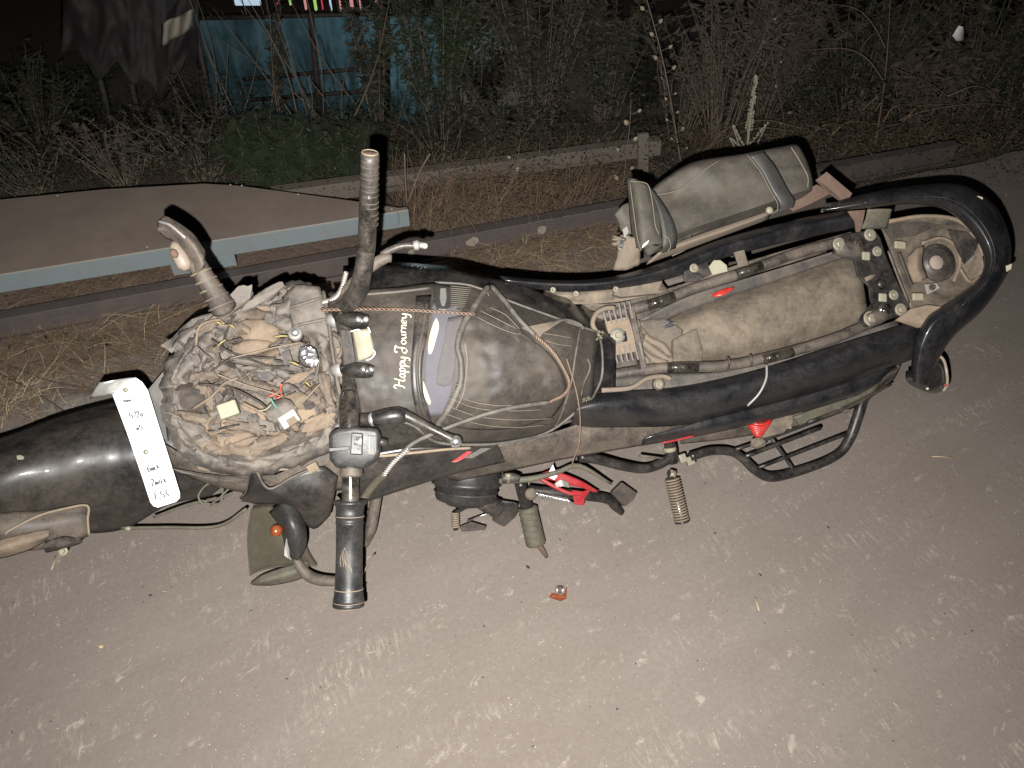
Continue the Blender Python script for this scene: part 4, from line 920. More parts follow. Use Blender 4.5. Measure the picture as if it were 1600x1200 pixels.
for (x, y, L_, a) in ((346, 536, 16, 40), (438, 526, 22, 5), (362, 510, 12, -30), (459, 568, 16, -20), (341, 505, 12, -20), (480, 600, 12, -40)):
    dx, dy = L_ / 2 * math.cos(R(a)), -L_ / 2 * math.sin(R(a)); P_('yellow_terminal', tube([(x - dx, y - dy, -.046), (x, y - 1, -.040), (x + dx, y + dy, -.046)], .0018, 6), 'yellow_plug', cowl)
wires = [[(306, 540), (312, 510), (340, 500), (350, 506)], [(306, 540), (318, 552), (330, 560)], [(330, 580), (370, 558), (420, 572), (450, 572)], [(340, 585), (380, 600), (420, 612), (440, 620)], [(420, 620), (436, 612), (440, 600)], [(425, 610), (433, 622), (442, 616)], [(350, 620), (356, 604), (364, 618), (360, 625)], [(360, 560), (420, 545), (470, 535)], [(380, 630), (420, 650), (440, 660)], [(480, 620), (450, 600), (430, 615)], [(310, 600), (360, 606), (400, 625), (420, 640)], [(440, 650), (470, 630), (500, 600)], [(300, 640), (330, 620), (350, 600), (372, 590)], [(500, 560), (492, 590), (470, 600)], [(330, 530), (350, 545), (380, 556), (430, 560)]]
for k, w_ in enumerate(wires):
    P_('wire', tube([(x, y, -.050 + .012 * math.sin(i * 2 + k)) for i, (x, y) in enumerate(w_)], [.0028, .0018, .0022, .0014][k % 4], 6), ['mud_tan', 'mud_grey', 'mud_dark', 'rubber_tan'][k % 4] if k not in (4, 5) else 'red_wire', cowl)
P_('wire', tube([(423, 622, -.04), (428, 632, -.04), (434, 638, -.045)], .0018, 6), 'green_wire', cowl); P_('wire', tube([(402, 642, -.04), (415, 640, -.038), (424, 632, -.04)], .0016, 6), 'cream_dull', cowl)
for k in range(9):
    x, y = in_cowl(); a = rnd.uniform(-.6, .6) ; pts = [(x + i * 16 * math.cos(a) + rnd.uniform(-5, 5), y + i * 14 * math.sin(a) + rnd.uniform(-5, 5), rnd.uniform(-.09, -.05)) for i in range(4)]
    P_('wire', tube(pts, rnd.uniform(.0012, .003), 5), rnd.choice(['mud_tan', 'mud_grey', 'mud_dark', 'matte_black']), cowl)
P_('cowl_edge', tube([(505, 455, -.05), (512, 490, -.045), (518, 540, -.04), (526, 590, -.04), (533, 630, -.045), (530, 660, -.05)], .004, 8), 'dusty_black', cowl)
P_('pale_side_panel', prism([(229, 612, -.24), (262, 572, -.22), (280, 545, -.22), (262, 600, -.22), (255, 640, -.22), (262, 690, -.23), (250, 680, -.24)], .004), 'switch_light', smooth=False)
P_('lower_cowl', surf([[(250, 690, -.24), (330, 735, -.22), (420, 745, -.20), (525, 712, -.18)], [(262, 725, -.26), (330, 755, -.24), (430, 765, -.22), (540, 735, -.20)], [(300, 748, -.29), (370, 768, -.28), (450, 775, -.26), (545, 765, -.24)]], 5, 4, .006, 25), 'dusty_black', solid=.003)
bolt(461, 711, -.10, 7, mc, 'silver_paint'); 
# cables round the front
for pts, r in (([(385, 795, -.34), (340, 822, -.37), (260, 824, -.38), (190, 825, -.38)], .0040), ([(400, 750, -.28), (352, 775, -.30), (290, 790, -.32), (240, 808, -.34)], .0028), ([(342, 752, -.28), (322, 758, -.28), (310, 776, -.28), (322, 790, -.28), (342, 788, -.28), (348, 770, -.28), (340, 754, -.28)], .0022), ([(365, 755, -.27), (345, 776, -.27), (330, 788, -.28)], .0022)):
    P_('cable', tube(pts, r, 7, 7), 'rubber_olive')
P_('cable_ferrule', tube([(196, 826, -.375), (204, 826, -.375)], .0052, 8, 2), 'cream_dull')

# --- right indicator (points up)
ri = P_('front_indicator', surf([[(246, 345, .03), (262, 338, .04), (300, 362, .04), (322, 392, .03)], [(247, 360, .045), (270, 356, .06), (300, 382, .06), (318, 412, .045)], [(258, 372, .02), (272, 380, .03), (292, 406, .03), (306, 432, .025)]], 6, 6, .002, 20), 'dusty_black', solid=.012, label='dusty front indicator with clear lens pointing up')
P_('lens', lathe(V(270, 378, .035), V(292, 422, .03), [(0, .004), (.15, .010), (.5, .014), (.85, .013), (1, .005)], 14), 'clear_lens', ri)
P_('amber_bulb', lathe(V(268, 390, .052), V(276, 402, .052), [(0, .003), (.3, .007), (.7, .007), (1, .003)], 10), 'rust', ri)
P_('broken_edge', tube([(248, 346, .05), (266, 352, .065), (290, 372, .066)], .003, 6), 'silver_paint', ri)
stalk_path = [(304, 408, .02, 15), (318, 430, .01, 15), (334, 456, -.01, 17), (350, 482, -.04, 20)]
P_('indicator_stalk', tube(stalk_path, 0, 16, 6, inpx=True), 'dusty_black', ri)
for k in range(5):
    t = k / 4; x, y, h = 313 + 32 * t, 424 + 52 * t, .012 - .04 * t; a = V(x, y, h); b = V(x + 1.5, y + 3, h - .001)
    P_('stalk_rib', lathe(a, b, [(0, px(15.5 + 4 * t, a)), (.3, px(17.5 + 4 * t, a)), (.7, px(17.5 + 4 * t, a)), (1, px(15.5 + 4 * t, a))], 16), 'mud_tan' if k < 3 else 'mud_grey', ri)

# --- left indicator, torn fairing and visor near the ground
tfu = [(376, 780, -.16), (386, 766, -.145), (393, 729, -.10), (402, 738, -.11), (412, 757, -.12), (426, 763, -.12), (455, 746, -.115), (500, 729, -.115), (528, 745, -.14)]
tfl = [(378, 784, -.19), (388, 785, -.19), (400, 788, -.19), (412, 788, -.19), (424, 788, -.19), (445, 791, -.19), (462, 804, -.19), (490, 827, -.20), (516, 806, -.20)]
tfm = [tuple((a + b) / 2 for a, b in zip(p, q)) for p, q in zip(tfu, tfl)]; tfm = [(x, y, h + .022) for x, y, h in tfm]
P_('torn_fairing', surf([tfu, tfm, tfl], 4, 6, .003, 22), 'fender_black', solid=.003)
P_('fairing_edge', tube([(376, 778, -.19), (386, 766, -.16), (393, 728, -.095), (400, 734, -.10), (412, 757, -.112), (426, 763, -.112), (458, 745, -.108), (498, 729, -.108)], .0028, 6), 'dusty_black')
P_('bracket_tab', box(V(489, 731, -.11), (.022, .018, .012), rot=20), 'mud_tan', smooth=False, bevel=.002)
P_('broken_visor', surf([[(392, 795, -.28), (420, 792, -.26), (450, 800, -.26), (470, 815, -.28)], [(386, 840, -.31), (415, 840, -.29), (450, 850, -.29), (480, 860, -.31)], [(390, 900, -.35), (415, 890, -.34), (455, 885, -.34), (495, 885, -.35)]], 5, 5, .003, 30), 'visor', solid=.002)
P_('mirror_back', surf([[(391, 911, -.34), (410, 898, -.315), (450, 884, -.31), (480, 876, -.32)], [(393, 914, -.335), (415, 908, -.305), (452, 898, -.30), (482, 888, -.31)], [(400, 915, -.35), (425, 915, -.33), (460, 908, -.325), (482, 900, -.33)]], 5, 5), 'rubber_olive', solid=.006)
P_('mirror_stem', tube([(462, 872, -.29, 7), (468, 884, -.29, 8), (480, 898, -.29, 9), (500, 906, -.28, 9), (526, 908, -.27, 8)], 0, 10, 5, inpx=True), 'dusty_black')
li = P_('front_indicator', surf([[(420, 800, -.21), (440, 786, -.17), (462, 792, -.17), (478, 818, -.19)], [(438, 826, -.18), (450, 818, -.14), (468, 826, -.145), (480, 845, -.18)], [(446, 858, -.20), (456, 862, -.17), (466, 868, -.17), (474, 866, -.2)], [(458, 872, -.22), (462, 875, -.21), (464, 876, -.21), (468, 874, -.22)]], 6, 6), 'switch_grey', solid=.006, label='grey indicator shell with an orange bulb, near the left grip')
P_('orange_bulb', disc_stack(V(432, 829, -.17), (bu + bf * .5), [(-.012, .004), (-.008, .0105), (0, .0125), (.008, .0105), (.012, .003)], 14), 'orange_lens', li)
P_('bulb_pip', disc_stack(V(431, 830, -.155), bu, [(0, .003), (.002, .002)], 8), 'cream', li)
P_('shell_break', prism(jag([(448, 838, -.165), (444, 868, -.17), (456, 876, -.17), (452, 858, -.165)], 2, 1.5, 3), .002), 'silver_paint', li, smooth=False)

# --- handlebar
bar = P_('handlebar', tube([(522, 470, -.02, 15), (536, 474, -.01, 15.5), (552, 466, .02, 16), (564, 440, .06, 15), (572, 390, .10, 14), (576, 320, .15, 14.2), (578, 240, .21, 14.8)], 0, 20, 7, inpx=True), 'bar_steel', label='bent bare handlebar end pointing up')
tipc = V(578, 240, .21); tipd = (V(578, 240, .21) - V(577, 280, .18)).normalized()
P_('open_end', disc_stack(tipc + tipd * .001, tipd, [(-.002, .0132), (.0, .0132), (.0006, .0128)], 20), 'rust', bar)
P_('end_rim', tubeW([tipc + tipd * .0015 + (tipd.orthogonal().normalized() * math.cos(6.2832 * i / 24) + tipd.cross(tipd.orthogonal()).normalized() * math.sin(6.2832 * i / 24)) * .0132 for i in range(25)], .0015, 6, False), 'rubber_tan', bar)
gv = []
for k in range(12):
    y = 252 + k * 9 + random.uniform(-2, 2); t = (y - 240) / 230; x = 578 - 6 * t ** 2; c = V(x, y, .21 - .19 * max(0, t) ** 1.1)
    c2 = c + tipd * .0015; gv.append(lathe(c, c2, [(0, px(14.4, c)), (.5, px(14.9, c)), (1, px(14.4, c))], 18))
P_('grip_residue', join(*gv), 'dusty_black', bar)
bs = cr([(522, 470, -.02, 15), (536, 474, -.01, 15.5), (552, 466, .02, 16), (564, 440, .06, 15), (572, 390, .10, 14), (576, 320, .15, 14.2), (578, 240, .21, 14.8)], 7)[28:38]
P_('black_sleeve', tube([(a, b, c, d + .5) for a, b, c, d in bs], 0, 20, 1, inpx=True), 'bar_black', bar)
P_('bar_centre', tube([(524, 470, -.03, 14), (542, 520, -.03, 14), (548, 580, -.03, 14), (548, 625, -.02, 14), (546, 660, -.01, 16)], 0, 14, 6, inpx=True), 'bar_black', bar)
P_('bar_lower', tube([(545, 618, .0, 14), (545, 640, .02, 16), (546, 670, .03, 15.5), (547, 720, .03, 13.5), (548, 790, .03, 13.5)], 0, 18, 6, inpx=True), 'bar_black', bar)
ga, gb = V(547, 782, .025), V(544.5, 947, .015); gl = (gb - ga).length
prof = []
for t, r in ((0, 25), (.02, 27.5), (.035, 25), (.05, 22), (.10, 21.5), (.14, 21.5), (.145, 22.5), (.16, 22.5), (.165, 21), (.2, 21), (.205, 22), (.22, 22), (.225, 20.8), (.5, 20.5), (.80, 21.2), (.84, 21.5), (.85, 22), (.92, 23), (.93, 24), (.955, 24), (.96, 22), (.97, 24.5), (1.0, 24.5), (1.005, 21)):
    prof.append((t, px(r, ga.lerp(gb, t))))
grip = P_('hand_grip', lathe(ga, gb, prof, 28), 'grip_rubber', bar.parent if 0 else mc, label='black rubber left hand grip with a feathered wing emblem')
gd = (gb - ga).normalized()
P_('grip_end', disc_stack(gb + gd * .001, gd, [(0, px(20, gb)), (.002, px(19, gb)), (.003, px(10, gb))], 20), 'rubber_tan', grip)
for t in (.145, .835, .955): c = ga.lerp(gb, t); P_('grip_ring', lathe(c, c + gd * .0015, [(0, px(22.6, c)), (.5, px(23.2 if t < .9 else 24.9, c)), (1, px(22.6, c))], 28), 'rubber_tan', grip)
# wing emblem: raised feathers on the front of the grip
def grip_pt(x, y, off=.0006):
    """point on the surface of the grip seen at pixel x, y"""
    d = ray(x, y).normalized(); r = px(20.9, ga) + off; w = C - ga; dp = d - gd * d.dot(gd); wp = w - gd * w.dot(gd); a = dp.dot(dp); b = 2 * dp.dot(wp); c = wp.dot(wp) - r * r; q = b * b - 4 * a * c
    t = (-b - math.sqrt(max(0, q))) / (2 * a); return C + d * t
gv = []
for k in range(6):
    top = (538.5 + k * .8 - 1.5, 858 + k * 4.2); pts = [top, (top[0] - 4 + k * 1.3, 866 + k * 4), (533 + k * 3.6, 880 + k * 1.5), (534 + k * 4.2 - 1, 884 + k * 2.2)]
    if k == 0: pts = [(539, 856), (534, 866), (531.5, 876), (533, 886)]
    if k == 5: pts = [(539, 856), (543, 872), (547, 886), (550, 896)]
    path = [grip_pt(*q) for q in cr(pts, 4)]; gv.append(tubeW(path, .00055, 5))
P_('wing_emblem', join(*gv), 'rubber_tan', grip)
# switch housing
sw = P_('switch_housing', prism([(513, 680, .064), (520, 670, .066), (553, 667, .068), (588, 669, .066), (596, 676, .062), (594, 706, .062), (588, 722, .058), (570, 732, .055), (545, 736, .055), (524, 730, .055), (514, 718, .060)], .05), 'switch_grey', bevel=.009, smooth=True, label='grey switch housing beside the left grip')
P_('housing_step', prism([(514, 700, .066), (546, 697, .068), (546, 703, .068), (514, 706, .066)], .006), 'matte_black', sw, smooth=False, bevel=.001)
P_('tube_collar', tube([(549, 728, .035, 17), (549, 742, .034, 18), (549, 746, .034, 15)], 0, 20, 3, inpx=True), 'dusty_black', sw)
P_('switch_face', prism([(549, 676, .078), (567, 677, .076), (566, 711, .074), (547, 710, .076)], .012), 'switch_grey', sw, smooth=False, bevel=.002)
P_('rocker_switch', prism([(553, 682, .083), (566, 682.5, .081), (566, 696, .081), (553, 695, .083)], .008), 'bar_black', sw, smooth=False, bevel=.001)
P_('rocker_line', prism([(555, 689, .0838), (564, 689.5, .082), (564, 690.5, .082), (555, 690, .0838)], .001), 'cream', sw, smooth=False)
P_('grey_button', prism([(575, 679, .074), (589, 681, .068), (588, 704, .066), (586, 712, .064), (575, 711, .070)], .012), 'switch_light', sw, smooth=False, bevel=.003)
P_('tiny_arrow', prism([(557, 700, .0765), (562, 700, .076), (559.5, 704.5, .076)], .001), 'rexine_piping', sw, smooth=False)
P_('cable_stub', tube([(590, 690, .05), (604, 692, .045)], .007, 8, 2), 'matte_black', sw)
# clutch lever
lv = P_('clutch_lever', tube([(566, 655, .03, 9), (578, 655, .035, 9.5), (590, 654, .04, 12), (606, 651, .045, 13), (622, 649, .045, 13), (633, 650, .04, 11)], 0, 14, 5, inpx=True), 'frame_black', label='broken clutch lever with a ball end')
P_('perch_collar', lathe(V(578, 656, .036), V(586, 655, .038), [(0, .012), (.5, .0135), (1, .012)], 14), 'chrome', lv)
P_('lever_blade', tube([(630, 648, .045, 9), (645, 655, .045, 8), (670, 668, .04, 7), (698, 682, .04, 6.5), (710, 688, .04, 8)], 0, 10, 5, inpx=True), 'bar_steel', lv)
P_('ball_end', disc_stack(V(712, 690, .04), bu, [(-.011, .003), (-.008, .009), (0, .0125), (.008, .009), (.011, .003)], 16), 'chrome', lv)
# brake lever on the right bar
bk = P_('brake_lever', tube([(528, 462, .0, 6), (548, 445, .03, 8), (575, 420, .05, 9), (600, 404, .06, 9), (612, 404, .06, 6)], 0, 10, 5, inpx=True), 'dusty_black', label='bent brake lever behind the upright handlebar')
P_('lever_blade', tube([(596, 398, .06, 5), (612, 390, .065, 6), (630, 384, .07, 5.5), (650, 384, .07, 5)], 0, 10, 5, inpx=True), 'bar_steel', bk)
P_('adjuster', tube([(646, 384, .072, 7), (653, 383, .072, 8), (656, 383, .072, 5), (664, 384, .072, 5)], 0, 10, 3, inpx=True), 'silver_paint', bk)
P_('lever_tip', disc_stack(V(664, 384, .075), bu, [(-.004, .003), (0, .006), (.004, .003)], 10), 'cream', bk)
P_('brake_cable', helix([(505, 472, -.02), (522, 466, .0), (534, 450, .02), (541, 425, .03)], .003, .0021, 11, 2), 'steel_chain')
# steering head clamps
st = P_('steering_clamp', prism([(512, 500, -.045), (560, 480, -.045), (592, 498, -.045), (592, 592, -.045), (562, 604, -.045), (528, 600, -.045)], .03), 'dusty_black', smooth=False, bevel=.006)
for (x, y) in ((548, 500), (556, 578)):
    cl = P_('bar_clamp', tube([(x - 20, y - 2, -.035, 10), (x - 6, y, -.02, 13), (x + 14, y + 1, -.012, 13), (x + 27, y + 3, -.014, 11)], 0, 16, 5, inpx=True), 'frame_black', st)
    for dx in (12, 24): P_('clamp_bolt', disc_stack(V(x + dx, y - 1, .006), bu, [(-.004, .006), (.001, .006), (.003, .004)], 10), 'chrome', st)
    P_('clamp_end', tube([(x - 34, y, -.045, 11), (x - 18, y, -.035, 12)], 0, 12, 2, inpx=True), 'silver_paint', st)
P_('clamp_bridge', prism([(529, 512, -.01), (548, 514, -.005), (556, 566, -.005), (536, 572, -.01)], .02), 'matte_black', st, smooth=False, bevel=.004)
P_('broken_label', surf([[(550, 516, .006), (562, 515, .012), (576, 513, .010)], [(554, 536, .006), (568, 534, .012), (582, 532, .010)], [(560, 564, .006), (572, 560, .010), (586, 552, .008)]], 4, 4, .002, 10), 'cream_dull', st, solid=.002)
for pts in ([(548, 518, .014), (560, 515, .016), (563, 519, .016)], [(575, 511, .016), (579, 520, .015)], [(572, 563, .012), (580, 560, .012), (586, 552, .012), (583, 547, .012)]): P_('torn_rim', tube(pts, .0014, 5), 'white_plate', st)
P_('ring_mount', tube([(520, 520, -.02), (532, 530, -.015), (535, 545, -.015), (528, 560, -.02)], .0045, 8), 'dusty_black', st)
P_('square_lug', box(V(531, 548, -.02), (.014, .012, .012)), 'mud_tan', st, smooth=False, bevel=.002)

# --- tank
T_yc = lambda x: lerp_tab([(440, 590), (520, 568), (600, 566), (700, 562), (800, 560), (900, 562), (960, 562)], x)
T_w = lambda x: lerp_tab([(440, 120), (500, 150), (600, 158), (700, 147), (800, 125), (880, 98), (960, 66)], x)
T_h = lambda x: lerp_tab([(440, -.12), (500, -.06), (560, -.02), (650, 0), (780, 0), (860, -.03), (960, -.11)], x)
def hT(x, y):
    v = abs((y - T_yc(x)) / T_w(x)); v = min(v, 1.25); return T_h(x) - .125 * v ** 2.6
rows = []
for j in range(25):
    v = -1.0 + 2.0 * j / 24; rows.append([V(x, T_yc(x) + T_w(x) * v, hT(x, T_yc(x) + T_w(x) * v)) for x in [536 + 7.1 * i for i in range(61)]])
P_('fuel_tank', grid(rows), 'gloss_black', solid=.004)
def onT(x, y, h): return V(x, y, hT(x, y) + h)
def tsurf(rows, off, nu=5, nv=5, amp=0, ns=30): return surf([[(x, y, off) for x, y in r] for r in rows], nu, nv, amp, ns, onT)
# --- tank cover (lies over the tank)
tcov = thing('tank_cover', 'black rexine tank cover lettered in cream script with a loose zipped pocket', 'tank cover', V(700, 560, -.3))
up_e = [(512, 455), (560, 452), (620, 448), (680, 441), (735, 446), (790, 468), (850, 490), (936, 520)]
lo_e = [(566, 650), (600, 655), (640, 662), (680, 690), (740, 695), (800, 690), (862, 672), (925, 622)]
rws = []
for k in range(6):
    t = k / 5; rws.append([(a[0] + (b[0] - a[0]) * t, a[1] + (b[1] - a[1]) * t) for a, b in zip(up_e, lo_e)])
g_ = tsurf(rws, .010, 9, 8, .0042, 42)
build('cover_sheet', g_, 'rexine', tcov, solid=.004)
def tp(pts, r, m, name='piping', off=.014, seg=7, par=tcov): return build(name, tube([(x, y, off) for x, y in pts], r, seg, 6, onT), m, par)
tp(up_e[3:], .0028, 'rexine_piping'); tp([(576, 652)] + lo_e[2:], .0032, 'rexine_piping'); tp([(936, 520), (941, 550), (940, 590), (925, 624)], .0028, 'rexine_piping')
tp([(520, 462), (570, 460), (620, 456), (672, 450)], .003, 'rexine_piping')
# cream and lilac lining
build('lilac_lining', tsurf([[(676, 470), (700, 466), (722, 462)], [(672, 520), (694, 515), (716, 512)], [(664, 565), (690, 560), (712, 560)], [(664, 610), (684, 612), (706, 612)], [(672, 650), (680, 650), (690, 650)]], .0155, 5, 5, .002, 20), 'lilac_cloth', tcov, solid=.001)
build('dark_weave_patch', tsurf([[(700, 496), (712, 494), (724, 490)], [(692, 540), (704, 540), (714, 540)], [(684, 575), (700, 578), (710, 580)], [(682, 600), (694, 604), (704, 600)]], .018, 5, 5, .001, 20), 'dark_weave', tcov, solid=.001)
for q in ([(682, 496), (686, 510), (680, 535), (674, 552), (669, 550), (670, 530), (676, 508)], [(661, 595), (667, 610), (673, 628), (670, 632), (664, 622), (661, 608)]):
    build('cream_stripe', prism([(x, y, .020) for x, y in cr(q + [q[0]], 3)[:-1]], .001, onT), 'cream', tcov, smooth=False)
build('webbing_strap', tsurf([[(676, 441), (705, 446), (738, 448)], [(678, 460), (706, 464), (732, 466)], [(682, 484), (704, 486), (722, 488)]], .016, 4, 4), 'bag_band', tcov, solid=.002)
gv = [tube([(704, 447 + 3.2 * k, .019), (738 - 1.2 * k, 450 + 3 * k, .019)], .0007, 4, 3, onT) for k in range(11)]
build('strap_weave', join(*gv), 'seam', tcov)['kind'] = 'stuff'
build('strap_buckle', prism([(688, 450, .022), (697, 450, .022), (698, 466, .022), (695, 478, .022), (690, 478, .022), (687, 466, .022)], .004, onT), 'switch_light', tcov, smooth=False, bevel=.001)
# band edges
tp([(668, 470), (660, 520), (652, 565), (654, 610), (664, 650), (678, 668)], .004, 'rexine', 'band_fold', .013)
build('band_panel', tsurf([[(650, 462), (674, 460)], [(646, 520), (668, 520)], [(642, 570), (660, 570)], [(644, 615), (662, 614)], [(654, 660), (676, 662)]], .0145, 4, 5), 'matte_black', tcov, solid=.002)
# pocket
pk = build('pocket', tsurf([[(760, 448), (764, 446), (770, 448), (776, 456)], [(732, 492), (760, 500), (790, 508), (812, 514)], [(716, 540), (760, 545), (820, 548), (862, 556)], [(718, 585), (765, 590), (830, 592), (884, 598)], [(704, 630), (760, 640), (820, 640), (880, 628)], [(690, 664), (745, 672), (810, 668), (866, 650)]], .022, 8, 8, .006, 22), 'rexine', tcov, solid=.008)
tp([(763, 447), (742, 478), (724, 508), (715, 540), (720, 565), (720, 595), (710, 622), (697, 645), (684, 664)], .0062, 'rexine_piping', 'pocket_rim', .028, 9, pk)
tp([(768, 447), (790, 472), (812, 500), (836, 524)], .0050, 'rexine_piping', 'pocket_rim', .03, 9, pk)
tp([(842, 526), (860, 508), (882, 500), (904, 506), (912, 514)], .0035, 'rexine_piping', 'pocket_rim', .022, 8, pk)
tp([(908, 506), (900, 550), (892, 600), (876, 650), (866, 668)], .0022, 'rexine_piping', 'stitched_edge', .017)
for pts in ([(745, 495), (770, 508), (800, 520), (815, 522)], [(750, 485), (780, 500), (808, 514)], [(765, 480), (790, 492), (812, 514)], [(706, 614), (740, 628), (780, 634), (800, 633)], [(702, 622), (745, 638), (800, 642), (850, 640)], [(698, 634), (745, 650), (800, 656), (866, 654)], [(694, 646), (745, 662), (800, 668), (855, 664)], [(844, 520), (870, 524), (894, 528)], [(852, 532), (872, 538), (896, 541)], [(700, 604), (716, 600)]):
    tp(pts, .0008, 'seam', 'stitch_line', .034 if pts[0][0] < 830 else .016, 4, pk)
tp([(726, 535), (730, 560), (728, 590), (724, 615), (712, 640)], .0012, 'seam', 'stitch_line', .034, 4, pk)
tp([(918, 560), (922, 575), (912, 600), (908, 620)], .0025, 'post_dark', 'torn_slit', .016, 5)
for (x, y) in ((937, 526), (917, 624), (760, 455), (940, 520)): build('frayed_thread', join(*[tube([(x, y, .018), (x + rnd.uniform(-7, 7), y + rnd.uniform(-7, 7), .022)], .0007, 4, 2, onT) for _ in range(9)]), 'cream_dull', tcov)
# zipper chain of the pocket, hanging out over the side
zp = [(835, 524, .045), (862, 548, .045), (882, 580, .04), (889, 602, .04), (880, 618, .045), (860, 628, .05)]
build('zipper_chain', helix([(x, y, h) for x, y, h in zp], .0024, .0015, 19, 2, onT), 'copper', tcov)
build('zip_tape', tube([(862, 628, hT(862, 628) + .04), (800, 637, hT(800, 637) + .045), (750, 650, .01), (700, 668, -.01), (650, 690, -.02), (628, 708, -.03)], .0045, 8), 'rexine_piping', tcov)
build('zipper_chain', helix([(638, 702, -.022), (615, 722, -.03), (600, 742, -.04)], .0032, .0022, 7, 2), 'steel_chain', tcov)
build('zip_tape', tube([(602, 740, -.04), (585, 756, -.06), (566, 782, -.08)], .008, 8), 'visor', tcov)
build('twisted_cord', helix([(500, 484, -.005), (600, 483, .012), (680, 487, .015), (742, 491, .02)], .0024, .0013, 17, 2), 'copper', tcov)
build('hanging_string', helix([(885, 560, -.02), (900, 610, -.05), (906, 650, -.08), (905, 690, -.12), (897, 715, -.15), (890, 738, -.2)], .0008, .0008, 30, 2), 'copper', tcov)
build('loose_strap', prism([(815, 512, .03), (850, 505, .03), (880, 500, .028), (862, 512, .028), (840, 526, .03)], .002, onT), 'tan_cloth', tcov, smooth=False)
# lettering, reading upwards
def tpos(u, v): x, y = 632 + u * .03 - v, 607 - u; return (V(x, y, hT(x, y) + .0175), bu)
build('lettering', write('Happy Journey', tpos, 16.5, .0005, .0014, R(35)), 'print_cream', tcov, smooth=False, label='Happy Journey')

# --- body panels left side
P_('tank_shroud', surf([[(560, 712, -.08), (600, 705, -.08), (650, 700, -.08), (720, 700, -.10), (770, 690, -.12)], [(560, 745, -.10), (610, 735, -.10), (660, 725, -.11), (720, 712, -.13), (780, 700, -.14)], [(562, 788, -.16), (610, 772, -.16), (660, 756, -.16), (705, 742, -.17), (790, 722, -.19)]], 5, 5, .001, 40), 'gloss_black', solid=.003)
P_('shroud_rim', tube([(556, 700, -.06), (590, 712, -.06), (640, 708, -.06), (700, 702, -.08), (735, 700, -.09)], .003, 7), 'rubber_tan')
P_('red_accent', prism([(705, 722, -.10), (730, 705, -.095), (738, 706, -.095), (722, 718, -.10), (712, 722, -.10)], .002), 'red_paint', smooth=False)
P_('air_scoop', prism([(724, 716, -.09), (752, 700, -.085), (768, 700, -.085), (738, 716, -.09)], .003), 'post_dark', smooth=False)
P_('side_cover', surf([[(690, 745, -.19), (760, 702, -.16), (850, 680, -.17), (950, 652, -.20), (1060, 650, -.22), (1200, 632, -.23)], [(700, 748, -.22), (780, 718, -.19), (870, 700, -.20), (960, 680, -.22), (1070, 664, -.235), (1180, 645, -.24)], [(715, 752, -.26), (800, 735, -.24), (880, 718, -.25), (970, 702, -.26), (1040, 690, -.27), (1130, 668, -.27)]], 6, 6, .002, 50), 'dusty_black', solid=.003)
P_('tail_panel', surf([[(905, 628, -.14), (950, 612, -.14), (1060, 604, -.165), (1180, 578, -.17), (1300, 540, -.165), (1430, 500, -.16)], [(900, 640, -.12), (950, 628, -.118), (1065, 618, -.14), (1185, 595, -.145), (1310, 556, -.14), (1436, 514, -.14)], [(895, 655, -.15), (950, 650, -.135), (1070, 645, -.155), (1185, 620, -.16), (1312, 580, -.158), (1436, 535, -.16)], [(890, 668, -.20), (950, 668, -.20), (1070, 664, -.21), (1180, 640, -.215), (1300, 608, -.22), (1425, 562, -.22)]], 7, 6), 'tail_black', solid=.003, label='glossy left tail panel')
P_('lower_tail_panel', surf([[(1010, 684, -.21), (1090, 660, -.20), (1190, 635, -.20), (1300, 606, -.20), (1400, 570, -.20)], [(1004, 690, -.22), (1090, 672, -.205), (1190, 652, -.205), (1290, 628, -.21), (1370, 600, -.21)], [(1002, 696, -.25), (1090, 682, -.24), (1180, 662, -.245), (1270, 640, -.25), (1340, 618, -.25)]], 6, 5), 'tail_black', solid=.003)
P_('panel_seam', tube([(1198, 570, -.135), (1197, 592, -.13), (1186, 615, -.135), (1168, 634, -.15)], .0026, 8), 'silver_paint')
P_('red_stripe', tube([(1035, 692, -.225), (1060, 687, -.225), (1084, 681, -.225)], .0024, 6), 'red_paint')
# --- right body strip
P_('right_tail_panel', surf([[(780, 430, -.13), (860, 437, -.14), (945, 434, -.15), (1030, 412, -.15), (1120, 376, -.15), (1230, 346, -.15), (1330, 326, -.15)], [(790, 438, -.11), (870, 444, -.12), (950, 441, -.12), (1035, 422, -.12), (1125, 388, -.12), (1232, 358, -.12), (1335, 338, -.12)], [(800, 448, -.13), (880, 456, -.14), (955, 452, -.14), (1045, 436, -.14), (1130, 404, -.14), (1240, 376, -.14), (1340, 356, -.14)]], 6, 6), 'tail_black', solid=.003, label='black right tail panel')
P_('dusty_tray', surf([[(800, 446, -.15), (860, 452, -.15), (950, 448, -.15), (1030, 430, -.15)], [(820, 456, -.165), (870, 462, -.17), (950, 458, -.17), (1035, 442, -.17)], [(850, 468, -.16), (890, 474, -.165), (960, 472, -.165), (1045, 455, -.165)]], 6, 5, .004, 18), 'inner_tan', solid=.003)
P_('tray_box', prism([(968, 446, -.14), (1030, 428, -.14), (1036, 440, -.14), (1028, 458, -.14), (972, 464, -.14), (958, 460, -.14)], .02), 'inner_tan', smooth=False, bevel=.003)
P_('inner_strip', surf([[(860, 470, -.19), (960, 474, -.19), (1060, 446, -.19), (1180, 405, -.19), (1330, 362, -.19)], [(880, 482, -.2), (970, 486, -.2), (1070, 458, -.2), (1190, 418, -.2), (1335, 375, -.2)]], 6, 4, .003, 20), 'dusty_black', solid=.003)
for x, y in ((962, 452), (1084, 419), (864, 453), (900, 459)): bolt(x, y, -.12, 7 if x > 1000 else 4.5, mc, 'zinc')
